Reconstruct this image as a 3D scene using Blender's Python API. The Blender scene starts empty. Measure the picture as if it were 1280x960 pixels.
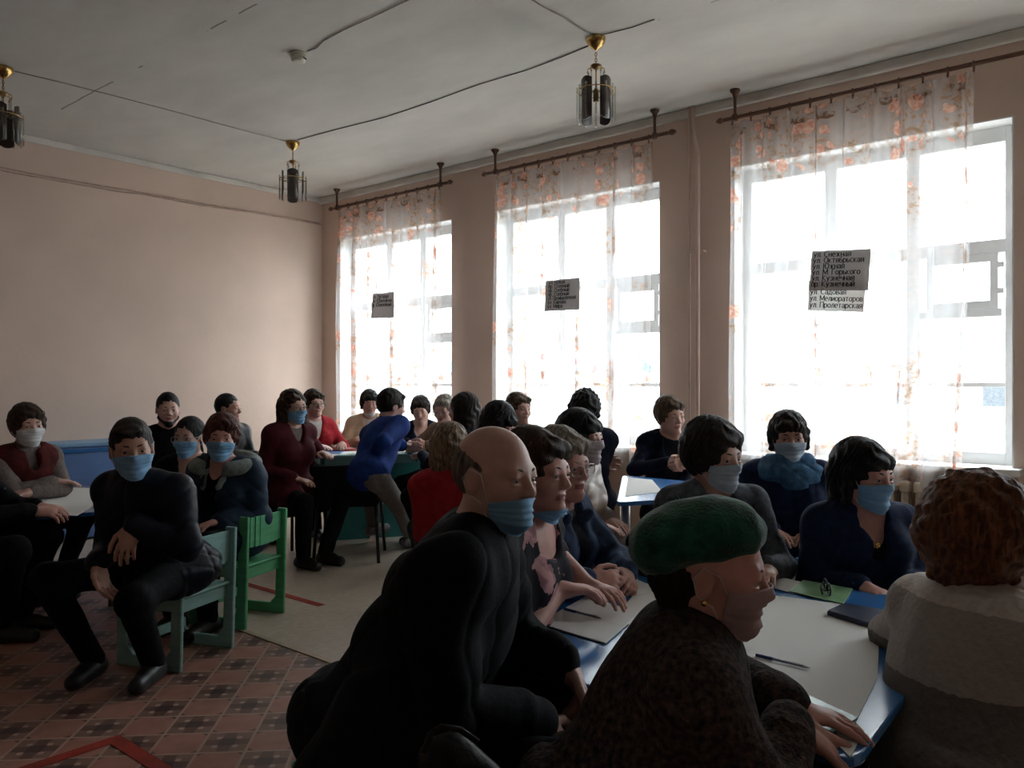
import bpy, bmesh, math, random
import numpy as np
from mathutils import Vector, Matrix
random.seed(7)
PI = math.pi
SC = bpy.context.scene
COL = SC.collection
f32 = np.float32

# ------------------------------------------------------------------ camera geometry
F_PX, YAW, CAM_H, HORIZON = 1010.0, math.radians(49.9), 1.30, 481.0
FW = (math.sin(YAW), math.cos(YAW)); RT = (math.cos(YAW), -math.sin(YAW))
ROOM_H, WIN_X, BACK_Y, LEFT_X, REAR_Y = 3.40, 5.59, 7.51, -2.4, -3.2

def at(px, py, D):
    """point at depth D along the optical axis whose direction was measured in the photograph"""
    u = (px - 640) / F_PX
    return Vector((D * (FW[0] + u * RT[0]), D * (FW[1] + u * RT[1]), CAM_H + (HORIZON - py) / F_PX * D))
def on_z(px, py, z):
    return at(px, py, (CAM_H - z) * F_PX / (py - HORIZON))
def on_wall(px, py, x=WIN_X):
    u = (px - 640) / F_PX
    return at(px, py, x / (FW[0] + u * RT[0]))
def on_back(px, py, y=BACK_Y):
    u = (px - 640) / F_PX
    return at(px, py, y / (FW[1] + u * RT[1]))
def yaw_of(p, a):
    """z rotation of something at p whose local +Y points a degrees round from the camera (90 = to the right)"""
    a = math.radians(a); v = Vector((p[0], p[1])).normalized(); r = Vector((v.y, -v.x))
    d = -v * math.cos(a) + r * math.sin(a)
    return math.atan2(-d.x, d.y)

# ------------------------------------------------------------------ scene helpers
def new_mesh(name, verts, quads, mat=None, parent=None, smooth=True, mats=None, midx=None):
    me = bpy.data.meshes.new(name)
    v = np.asarray(verts, dtype=f32); q = np.asarray(quads, dtype=np.int32)
    me.vertices.add(len(v)); me.vertices.foreach_set('co', v.ravel())
    k = q.shape[1]
    me.loops.add(q.size); me.loops.foreach_set('vertex_index', q.ravel())
    me.polygons.add(len(q)); me.polygons.foreach_set('loop_start', np.arange(0, q.size, k, dtype=np.int32))
    me.update(calc_edges=True)
    if smooth: me.polygons.foreach_set('use_smooth', np.ones(len(q), dtype=bool))
    for m in (mats or [mat]):
        if m: me.materials.append(m)
    if midx is not None: me.polygons.foreach_set('material_index', np.asarray(midx, dtype=np.int32))
    me.validate()
    return link(name, me, parent)
def link(name, me, parent=None):
    o = bpy.data.objects.new(name, me); COL.objects.link(o)
    if parent: o.parent = parent
    return o
def bm_obj(name, bm, mat=None, parent=None, smooth=False, mats=None):
    me = bpy.data.meshes.new(name); bm.normal_update(); bm.to_mesh(me); bm.free()
    for m in (mats or [mat]):
        if m: me.materials.append(m)
    if smooth: me.polygons.foreach_set('use_smooth', np.ones(len(me.polygons), dtype=bool))
    return link(name, me, parent)
def tag(o, label=None, cat=None, group=None, kind=None):
    if label: o['label'] = label
    if cat: o['category'] = cat
    if group: o['group'] = group
    if kind: o['kind'] = kind
    return o
def empty(name, loc, rz=0.0):
    o = bpy.data.objects.new(name, None); COL.objects.link(o); o.empty_display_size = .1
    o.location = loc; o.rotation_euler = (0, 0, rz); return o
def copy_tree(o, parent=None):
    c = o.copy(); COL.objects.link(c); c.parent = parent
    for ch in list(o.children): copy_tree(ch, c)
    return c
def rotz(a): return Matrix.Rotation(a, 4, 'Z')

def add_box(bm, c, s, rot=None, bev=.004, seg=2, mi=0):
    r = bmesh.ops.create_cube(bm, size=1.0); vs = r['verts']
    M = Matrix.Translation(c) @ (rot.to_4x4() if rot is not None else Matrix.Identity(4)) @ Matrix.Diagonal((*s, 1))
    bmesh.ops.transform(bm, matrix=M, verts=vs)
    fs = list({f for v in vs for f in v.link_faces})
    if mi:
        for f in fs: f.material_index = mi
    if bev:
        es = list({e for v in vs for e in v.link_edges})
        bmesh.ops.bevel(bm, geom=es, offset=bev, segments=seg, profile=.6, affect='EDGES')
def boxes(name, lst, mat, parent=None, bev=.004):
    bm = bmesh.new()
    for it in lst: add_box(bm, it[0], it[1], it[2] if len(it) > 2 else None, bev)
    return bm_obj(name, bm, mat, parent)
def add_tube(bm, pts, r, n=8, closed=False, caps=True, mi=0):
    pts = [Vector(p) for p in pts]; m = len(pts); rings = []
    rr = r if isinstance(r, (list, tuple)) else [r] * m
    up = None
    for i, p in enumerate(pts):
        a = pts[i - 1] if (i > 0 or closed) else p
        b = pts[(i + 1) % m] if (i < m - 1 or closed) else p
        t = (b - a).normalized()
        if up is None:
            up = Vector((0, 0, 1)) if abs(t.z) < .9 else Vector((1, 0, 0))
        s = t.cross(up).normalized(); up = s.cross(t).normalized()
        rings.append([bm.verts.new(p + (s * math.cos(2 * PI * k / n) + up * math.sin(2 * PI * k / n)) * rr[i]) for k in range(n)])
    for i in range(m if closed else m - 1):
        A, B = rings[i], rings[(i + 1) % m]
        for k in range(n):
            f = bm.faces.new((A[k], A[(k + 1) % n], B[(k + 1) % n], B[k])); f.smooth = True; f.material_index = mi
    if caps and not closed:
        bm.faces.new(rings[0][::-1]).material_index = mi; bm.faces.new(rings[-1]).material_index = mi
def tube(name, pts, r, mat, parent=None, n=8, closed=False):
    bm = bmesh.new(); add_tube(bm, pts, r, n, closed); bmesh.ops.recalc_face_normals(bm, faces=bm.faces)
    return bm_obj(name, bm, mat, parent)
def add_lathe(bm, prof, c=(0, 0, 0), n=20, mi=0):
    c = Vector(c); rings = []
    for r, z in prof:
        rings.append([bm.verts.new(c + Vector((max(r, 1e-4) * math.cos(2 * PI * k / n), max(r, 1e-4) * math.sin(2 * PI * k / n), z))) for k in range(n)])
    for A, B in zip(rings, rings[1:]):
        for k in range(n):
            f = bm.faces.new((A[k], A[(k + 1) % n], B[(k + 1) % n], B[k])); f.smooth = True; f.material_index = mi
    bm.faces.new(rings[0][::-1]).material_index = mi; bm.faces.new(rings[-1]).material_index = mi
def lathe(name, prof, mat, parent=None, c=(0, 0, 0), n=20):
    bm = bmesh.new(); add_lathe(bm, prof, c, n); bmesh.ops.recalc_face_normals(bm, faces=bm.faces)
    return bm_obj(name, bm, mat, parent)
def prism(name, poly, z0, z1, mat, parent=None, bev=.004):
    bm = bmesh.new(); vs = [bm.verts.new((p[0], p[1], z0)) for p in poly]; f = bm.faces.new(vs)
    r = bmesh.ops.extrude_face_region(bm, geom=[f])
    bmesh.ops.translate(bm, vec=(0, 0, z1 - z0), verts=[g for g in r['geom'] if isinstance(g, bmesh.types.BMVert)])
    bmesh.ops.recalc_face_normals(bm, faces=bm.faces)
    if bev:
        es = [e for e in bm.edges if abs(e.verts[0].co.z - e.verts[1].co.z) < 1e-6]
        bmesh.ops.bevel(bm, geom=es, offset=bev, segments=2, profile=.6, affect='EDGES')
    return bm_obj(name, bm, mat, parent)
def round_poly(pts, r, seg=5):
    out = []; n = len(pts); pts = [Vector(p).to_2d() for p in pts]
    for i in range(n):
        p, a, b = pts[i], pts[i - 1], pts[(i + 1) % n]
        da, db = (a - p).normalized(), (b - p).normalized()
        ang = da.angle(db); t = min(r / math.tan(ang / 2), (a - p).length * .45, (b - p).length * .45)
        p0, p1 = p + da * t, p + db * t
        for k in range(seg + 1):
            s = k / seg; out.append((p0 * (1 - s) + p * s) * (1 - s) + (p * (1 - s) + p1 * s) * s)
    return out

# ------------------------------------------------------------------ signed-distance modelling (organic shapes)
class Prim:
    __slots__ = ('f', 'c', 'R', 'op', 'k')
    def __init__(s, f, c, R, op='u', k=.02): s.f, s.c, s.R, s.op, s.k = f, np.asarray(c, dtype=f32), R, op, k
def rc(a, b, r1, r2, k=.02, op='u'):
    a = np.asarray(a, dtype=f32); b = np.asarray(b, dtype=f32); ba = b - a; L = max(float(ba @ ba), 1e-9)
    def f(P):
        pa = P - a; h = np.clip(pa @ ba / L, 0, 1)
        return np.linalg.norm(pa - h[..., None] * ba, axis=-1) - (r1 + (r2 - r1) * h)
    return Prim(f, (a + b) / 2, math.sqrt(L) / 2 + max(r1, r2), op, k)
def ell(c, r, k=.02, op='u', R=None):
    c = np.asarray(c, dtype=f32); r = np.asarray(r, dtype=f32); R = None if R is None else np.asarray(R, dtype=f32)
    def f(P):
        q = P - c
        if R is not None: q = q @ R
        k0 = np.linalg.norm(q / r, axis=-1); k1 = np.linalg.norm(q / (r * r), axis=-1)
        return k0 * (k0 - 1) / np.maximum(k1, 1e-6)
    return Prim(f, c, float(max(r)), op, k)
def box(c, h, rnd=.01, k=.01, op='u', R=None):
    c = np.asarray(c, dtype=f32); h = np.asarray(h, dtype=f32); R = None if R is None else np.asarray(R, dtype=f32)
    def f(P):
        q = P - c
        if R is not None: q = q @ R
        q = np.abs(q) - (h - rnd)
        return np.linalg.norm(np.maximum(q, 0), axis=-1) + np.minimum(q.max(axis=-1), 0) - rnd
    return Prim(f, c, float(np.linalg.norm(h)), op, k)
def torus(c, R0, r0, k=.01, op='u', R=None, sx=1.0, sz=1.0):
    """ring in the local xy plane; sx stretches x, sz the tube's height"""
    c = np.asarray(c, dtype=f32); R = None if R is None else np.asarray(R, dtype=f32)
    def f(P):
        q = P - c
        if R is not None: q = q @ R
        a = np.sqrt((q[..., 0] / sx) ** 2 + q[..., 1] ** 2) - R0
        return np.sqrt(a * a + (q[..., 2] / sz) ** 2) - r0
    return Prim(f, c, R0 * max(sx, 1) + r0 * max(1, sz), op, k)
def half(n, d, op='s', k=.006):
    """half space n.p < d"""
    n = np.asarray(n, dtype=f32)
    return Prim(lambda P: P @ n - d, (0, 0, 0), 1e9, op, k)
def xf(p, M):
    """prim moved by a rigid 4x4 matrix"""
    M = np.array(M, dtype=f32); R = M[:3, :3].copy(); t = M[:3, 3].copy(); g = p.f
    return Prim(lambda P: g((P - t) @ R), R @ p.c + t, p.R, p.op, p.k)
def comb(d, v, op, k):
    if op == 'u':
        h = np.maximum(k - np.abs(d - v), 0) / k; return np.minimum(d, v) - h * h * k * .25
    if op == 's': v = -v
    h = np.maximum(k - np.abs(d - v), 0) / k; return np.maximum(d, v) + h * h * k * .25
def eval_all(prims, P):
    d = np.full(P.shape[:-1], 1.0, dtype=f32)
    for p in prims: d = comb(d, p.f(P), p.op, p.k)
    return d
OFF8 = np.array([(i, j, k) for i in (0, 1) for j in (0, 1) for k in (0, 1)], dtype=np.int32)
EDG = [(a, b) for a in range(8) for b in range(a + 1, 8) if np.abs(OFF8[a] - OFF8[b]).sum() == 1]
def sdf_mesh(prims, h, disp=None, amp=.01):
    B = 8
    lo = np.min([p.c - p.R for p in prims if p.op == 'u'], axis=0) - 3 * h - amp
    hi = np.max([p.c + p.R for p in prims if p.op == 'u'], axis=0) + 3 * h + amp
    nb = np.ceil((hi - lo) / (B * h)).astype(int); n = nb * B
    bc = np.stack(np.meshgrid(*[lo[i] + (np.arange(nb[i]) + .5) * B * h - .5 * h for i in range(3)], indexing='ij'), -1).reshape(-1, 3).astype(f32)
    dc = eval_all(prims, bc); hd = math.sqrt(3) / 2 * B * h
    act = np.where(np.abs(dc) < hd * 1.35 + amp)[0]
    loc = np.stack(np.meshgrid(*[np.arange(B)] * 3, indexing='ij'), -1).reshape(-1, 3)
    bi = np.stack(np.unravel_index(act, nb), -1)
    P = (lo + ((bi[:, None, :] * B + loc[None]) * h)).astype(f32)
    D = np.full(P.shape[:2], 1.0, dtype=f32); C = bc[act]
    for p in prims:
        m = np.linalg.norm(C - p.c, axis=1) - p.R - hd < p.k + 2.5 * h if p.R < 1e8 else slice(None)
        if p.R < 1e8 and not m.any(): continue
        D[m] = comb(D[m], p.f(P[m]), p.op, p.k)
    if disp is not None: D += disp(P)
    F = np.where(dc < 0, -1.0, 1.0).astype(f32).reshape(nb)
    F = np.repeat(np.repeat(np.repeat(F, B, 0), B, 1), B, 2)
    gi = bi[:, None, :] * B + loc[None]
    F[gi[..., 0], gi[..., 1], gi[..., 2]] = D
    F[0] = F[-1] = 1; F[:, 0] = F[:, -1] = 1; F[:, :, 0] = F[:, :, -1] = 1
    I = F < 0
    cnt = sum(I[o[0]:n[0] - 1 + o[0], o[1]:n[1] - 1 + o[1], o[2]:n[2] - 1 + o[2]].astype(np.int8) for o in OFF8)
    cells = np.stack(np.where((cnt > 0) & (cnt < 8)), -1)
    if not len(cells): return None
    vals = np.stack([F[cells[:, 0] + o[0], cells[:, 1] + o[1], cells[:, 2] + o[2]] for o in OFF8], -1)
    acc = np.zeros((len(cells), 3), dtype=f32); num = np.zeros(len(cells), dtype=f32)
    for a, b in EDG:
        va, vb = vals[:, a], vals[:, b]; m = (va < 0) != (vb < 0)
        t = np.where(m, va / np.where(m, va - vb, 1), 0)
        acc += np.where(m[:, None], OFF8[a] + t[:, None] * (OFF8[b] - OFF8[a]), 0); num += m
    V = lo + (cells + acc / num[:, None]) * h
    idx = np.full(n - 1, -1, dtype=np.int32); idx[cells[:, 0], cells[:, 1], cells[:, 2]] = np.arange(len(cells))
    Q = []
    for ax in range(3):
        u, w = [(1, 2), (2, 0), (0, 1)][ax]
        s0 = [slice(1, n[i] - 1) for i in range(3)]; s1 = list(s0); s0[ax] = slice(0, n[ax] - 1); s1[ax] = slice(1, n[ax])
        A, Bv = I[tuple(s0)], I[tuple(s1)]
        e = np.stack(np.where(A != Bv), -1)
        if not len(e): continue
        flip = A[e[:, 0], e[:, 1], e[:, 2]]
        off = np.ones(3, dtype=int); off[ax] = 0; e = e + off
        du = np.zeros(3, dtype=int); du[u] = 1; dw = np.zeros(3, dtype=int); dw[w] = 1
        g = lambda c: idx[c[:, 0], c[:, 1], c[:, 2]]
        q = np.stack([g(e - du - dw), g(e - dw), g(e), g(e - du)], -1)
        q[~flip] = q[~flip][:, ::-1]; Q.append(q)
    Q = np.concatenate(Q); Q = Q[(Q >= 0).all(1)]
    return V.astype(f32), Q
def sdf_obj(name, prims, h, mat, parent=None, disp=None, amp=.01):
    r = sdf_mesh(prims, h, disp, amp)
    return new_mesh(name, r[0], r[1], mat, parent) if r is not None else None

# ------------------------------------------------------------------ materials
_M = {}
def nodes_of(name):
    m = bpy.data.materials.new(name); m.use_nodes = True; nt = m.node_tree
    return m, nt, nt.nodes['Principled BSDF'], nt.nodes['Material Output']
def N(nt, t, **kw):
    n = nt.nodes.new(t)
    for k, v in kw.items():
        if k in n.inputs: n.inputs[k].default_value = v
        else: setattr(n, k, v)
    return n
def math_n(nt, op, a, b=None, c=None):
    n = nt.nodes.new('ShaderNodeMath'); n.operation = op
    for i, v in enumerate((a, b, c)):
        if v is None: continue
        if isinstance(v, (int, float)): n.inputs[i].default_value = v
        else: nt.links.new(v, n.inputs[i])
    return n.outputs[0]
def mixc(nt, fac, a, b):
    n = nt.nodes.new('ShaderNodeMix'); n.data_type = 'RGBA'
    for s, v in ((n.inputs[0], fac), (n.inputs[6], a), (n.inputs[7], b)):
        if isinstance(v, (int, float)): s.default_value = v
        elif isinstance(v, tuple): s.default_value = (*v, 1) if len(v) == 3 else v
        else: nt.links.new(v, s)
    return n.outputs[2]
def ramp(nt, v, a, b):
    n = nt.nodes.new('ShaderNodeMapRange'); n.inputs[1].default_value = a; n.inputs[2].default_value = b
    nt.links.new(v, n.inputs[0]); return n.outputs[0]
def pm(name, col, rough=.6, var=.15, scale=12., bump=0., bscale=80., stretch=(1, 1, 1), metal=0., col2=None, sheen=0., spec=None, sss=0.):
    """plain painted / woven / skin-like surface with a little tonal variation and relief"""
    if name in _M: return _M[name]
    m, nt, b, out = nodes_of(name)
    tc = N(nt, 'ShaderNodeTexCoord'); mp = N(nt, 'ShaderNodeMapping', Scale=stretch); nt.links.new(tc.outputs['Object'], mp.inputs[0])
    no = N(nt, 'ShaderNodeTexNoise', Scale=scale, Detail=4.); nt.links.new(mp.outputs[0], no.inputs['Vector'])
    c2 = col2 or tuple(max(0, x * (1 - var * 2.2)) for x in col)
    c1 = col if col2 else tuple(min(1, x * (1 + var)) for x in col)
    fac = ramp(nt, no.outputs[0], .3, .7)
    nt.links.new(mixc(nt, fac, c1, c2), b.inputs['Base Color'])
    b.inputs['Roughness'].default_value = rough; b.inputs['Metallic'].default_value = metal
    if spec is not None: b.inputs['Specular IOR Level'].default_value = spec
    if sheen: b.inputs['Sheen Weight'].default_value = sheen
    if bump:
        n2 = N(nt, 'ShaderNodeTexNoise', Scale=bscale, Detail=3.); nt.links.new(mp.outputs[0], n2.inputs['Vector'])
        bp = N(nt, 'ShaderNodeBump', Strength=bump, Distance=.01); nt.links.new(n2.outputs[0], bp.inputs['Height']); nt.links.new(bp.outputs[0], b.inputs['Normal'])
    _M[name] = m; return m
def wood_grain_paint(name, col): return pm(name, col, .45, .10, 6., .08, 30., (1, 1, 6))
SKY, EXPO = 23.0, 0.0
# ------------------------------------------------------------------ people
V3 = Vector
def head_prims(s=1.0, fem=True, ears=True):
    jaw = .92 if fem else 1.0
    L = [ell((0, -.014 * s, .032 * s), (.076 * s, .096 * s, .088 * s), .03),
         ell((0, .026 * s, -.022 * s), (.0625 * s * jaw, .062 * s, .082 * s), .03),
         rc((-.043 * s * jaw, .004 * s, -.058 * s), (0, .066 * s, -.094 * s), .026 * s, .020 * s, .03),
         rc((.043 * s * jaw, .004 * s, -.058 * s), (0, .066 * s, -.094 * s), .026 * s, .020 * s, .03),
         ell((-.037 * s, .058 * s, -.026 * s), (.027 * s, .026 * s, .026 * s), .02), ell((.037 * s, .058 * s, -.026 * s), (.027 * s, .026 * s, .026 * s), .02),
         rc((-.034 * s, .074 * s, .021 * s), (.034 * s, .074 * s, .021 * s), .013 * s, .013 * s, .018),
         ell((-.032 * s, .103 * s, .002 * s), (.017 * s, .02 * s, .0125 * s), .012, 's'), ell((.032 * s, .103 * s, .002 * s), (.017 * s, .02 * s, .0125 * s), .012, 's'),
         *[ell((q * .032 * s, .0795 * s, z * s), (.0175 * s, .0115 * s, r * s), .003) for q in (-1, 1) for z, r in ((.0105, .0062), (-.0065, .0048))],
         rc((0, .083 * s, .012 * s), (0, .104 * s, -.024 * s), .008 * s, .0115 * s, .012),
         ell((-.0125 * s, .095 * s, -.029 * s), (.009 * s, .011 * s, .007 * s), .008), ell((.0125 * s, .095 * s, -.029 * s), (.009 * s, .011 * s, .007 * s), .008),
         ell((0, .083 * s, -.053 * s), (.024 * s, .012 * s, .008 * s), .008), ell((0, .081 * s, -.065 * s), (.021 * s, .012 * s, .008 * s), .008),
         box((0, .096 * s, -.0585 * s), (.021 * s, .006 * s, .0016 * s), .001, .004, 's'),
         ell((0, .075 * s, -.092 * s), (.02 * s, .017 * s, .016 * s), .015)]
    if ears:
        for q in (-1, 1):
            L += [ell((q * .079 * s, -.010 * s, -.006 * s), (.010 * s, .019 * s, .032 * s), .008), ell((q * .088 * s, -.006 * s, -.003 * s), (.006 * s, .011 * s, .02 * s), .006, 's')]
    return L

def hair_prims(style, s=1.0, big=0.0):
    """returns (prims, strand amplitude, curl amplitude)"""
    b = big
    cap = lambda side, top, back, k=.02: ell((0, -.018 * s - back * .5, .030 * s), (.076 * s + side + b, .098 * s + back * .6 + b, .088 * s + top + b), k)
    face = lambda hz, w=.068, d=.115: ell((0, d * s + b * .6, (hz - .11) * s), (w * s + b * .3, .075 * s + b * .5, .11 * s), .012, 's')
    earcut = [ell((q * .094 * s, .006 * s, -.02 * s), (.032 * s, .026 * s, .036 * s), .01, 's') for q in (-1, 1)]
    nape = lambda z: half((0, -.35, 1), z * s, 's', .012)
    if style == 'crop': return [cap(.006, .014, .006), face(.062), *earcut, nape(-.035)], .0012, .0
    if style == 'crop_front': return [cap(.008, .018, .008), face(.060), *earcut, ell((.012 * s, .054 * s, .084 * s), (.058 * s, .032 * s, .022 * s), .02), nape(-.03)], .002, .0
    if style == 'bald':
        return [ell((0, -.020 * s, .022 * s), (.0795 * s, .0985 * s, .086 * s), .02), half((0, -.55, -1), -.05 * s, 's', .02), half((0, -1, 0), -.022 * s, 's', .01), *earcut, nape(-.05)], .0008, .0
    if style == 'pixie': return [cap(.016, .024, .016), face(.066), ell((-.012 * s, .056 * s, .076 * s), (.064 * s, .033 * s, .028 * s), .02), *[rc((q * .078 * s, .012 * s, .03 * s), (q * .077 * s, .006 * s, -.02 * s), .019 * s, .012 * s) for q in (-1, 1)], nape(-.06)], .0035, .002
    if style == 'bangs': return [cap(.018, .024, .018), face(.060), ell((0, .061 * s, .058 * s), (.067 * s, .031 * s, .034 * s), .015), *[rc((q * .078 * s, .006 * s, .03 * s), (q * .080 * s, -.004 * s, -.045 * s), .022 * s, .016 * s) for q in (-1, 1)], rc((0, -.07 * s, .0), (0, -.068 * s, -.06 * s), .058 * s, .045 * s), nape(-.085)], .0035, .001
    if style == 'bob': return [cap(.018, .022, .016), face(.060), ell((0, .061 * s, .058 * s), (.067 * s, .031 * s, .034 * s), .015), *[rc((q * .078 * s, .004 * s, .03 * s), (q * .083 * s, .002 * s, -.085 * s), .026 * s, .018 * s) for q in (-1, 1)], rc((-.03 * s, -.065 * s, .0), (-.035 * s, -.058 * s, -.085 * s), .06 * s, .048 * s), rc((.03 * s, -.065 * s, .0), (.035 * s, -.058 * s, -.085 * s), .06 * s, .048 * s)], .004, .0
    if style == 'long': return [cap(.014, .016, .014), face(.066), *[rc((q * .076 * s, .0, .04 * s), (q * .085 * s, .012 * s, -.19 * s), .024 * s, .026 * s) for q in (-1, 1)], rc((-.035 * s, -.062 * s, .0), (-.045 * s, -.068 * s, -.22 * s), .058 * s, .040 * s), rc((.035 * s, -.062 * s, .0), (.045 * s, -.068 * s, -.22 * s), .058 * s, .040 * s), ell((.03 * s, .056 * s, .074 * s), (.052 * s, .03 * s, .028 * s), .015)], .0045, .0
    if style == 'tied': return [cap(.010, .014, .010), face(.072, .066), *earcut, ell((0, -.128 * s, .03 * s), (.038 * s, .036 * s, .036 * s), .02), nape(-.05)], .002, .0
    if style == 'curly': return [cap(.026, .032, .026), face(.058), ell((0, .060 * s, .076 * s), (.068 * s, .036 * s, .034 * s), .02), *[rc((q * .085 * s, -.004 * s, .03 * s), (q * .082 * s, -.012 * s, -.035 * s), .030 * s, .022 * s) for q in (-1, 1)], rc((0, -.08 * s, .0), (0, -.07 * s, -.07 * s), .065 * s, .05 * s)], .002, .010
    if style == 'nape': return [ell((0, -.055 * s, -.01 * s), (.072 * s, .052 * s, .06 * s), .02), *earcut, rc((-.03 * s, -.075 * s, -.02 * s), (-.03 * s, -.058 * s, -.075 * s), .05 * s, .034 * s), rc((.03 * s, -.075 * s, -.02 * s), (.03 * s, -.058 * s, -.075 * s), .05 * s, .034 * s)], .003, .001

def fold_noise(amp, seed=0.0, fx=1.0):
    def d(P):
        x, y, z = P[..., 0] * fx + seed, P[..., 1] * fx, P[..., 2] * fx
        w = 1.6 * np.sin(7 * z + 3 * x + seed) + 1.1 * np.sin(9 * y - 5 * x + 2 * seed)
        big = np.sin(8 * x + 10 * y + 6 * z + w + seed) * np.sin(7 * z - 9 * x + w * .7)
        rg = 1 - np.abs(np.sin(17 * z + 9 * x - 7 * y + 1.5 * w)); rg2 = 1 - np.abs(np.sin(21 * x + 13 * z * np.cos(seed) + 9 * y - 1.3 * w + 1))
        return amp * (1.0 * big + .9 * rg ** 3 * (.5 + .5 * np.sin(5 * x + 8 * y + seed)) + .6 * rg2 ** 4 - .25 + .35 * np.sin(41 * z + 23 * x + 2 * w))
    return d
def ik(S, W, l1, l2, pole):
    d = W - S; L = min(d.length, (l1 + l2) * .995); u = d.normalized(); W = S + u * L
    a = (l1 * l1 - l2 * l2 + L * L) / (2 * L); hgt = math.sqrt(max(l1 * l1 - a * a, 0))
    p = pole - u * pole.dot(u); p.normalize()
    return S + u * a + p * hgt, W
def hand_prims(W, f, n, side, curl, rmin, s=1.0):
    """palm, four fingers of different lengths and a thumb; W wrist, f finger direction, n palm normal, side -1/+1 = the body side"""
    f = f.normalized(); n = (n - f * n.dot(f)).normalized(); a = f.cross(n).normalized()
    th = a * (1 if a.dot(V3((-side, 0, 0))) > 0 else -1)                # thumb side
    R = np.array([list(a), list(f), list(n)]).T
    L = [ell(W + f * .052 * s, (.041 * s, .056 * s, .017 * s), .015, 'u', R), rc(W - f * .02, W + f * .03 * s, .026 * s, .024 * s, .015)]
    curls = curl if isinstance(curl, (list, tuple)) else (curl, curl, curl * 1.05, curl * 1.1)
    for i, ln in enumerate((.070, .078, .073, .058)):
        o = th * (.030 - .020 * i) * s; p = W + f * (.098 - .006 * abs(i - 1)) * s + o
        ang = .10 + curls[i] * .55; d = (f + th * (.10 - .07 * i)).normalized()
        r = .0092 * s
        for q, part in enumerate((.45, .32, .26)):
            v = d * math.cos(ang) + n * math.sin(ang); e = p + v * ln * part * s
            L.append(rc(p, e, max(r, rmin), max(r * .92, rmin), .004 if q else .007)); p = e; r *= .92; ang += curls[i] * (.75 if q == 0 else .55)
    p = W + f * .030 * s + th * .030 * s; d = (f * .75 + th * .62 + n * .25).normalized()
    for q, ln in enumerate((.042, .034, .028)):
        e = p + d * ln * s; L.append(rc(p, e, max((.0125, .0105, .0095)[q] * s, rmin), max((.0105, .0095, .0085)[q] * s, rmin), .006)); p = e
        d = (d + f * .45 - th * .30 + n * .18 * curls[0]).normalized()
    return L

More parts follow.
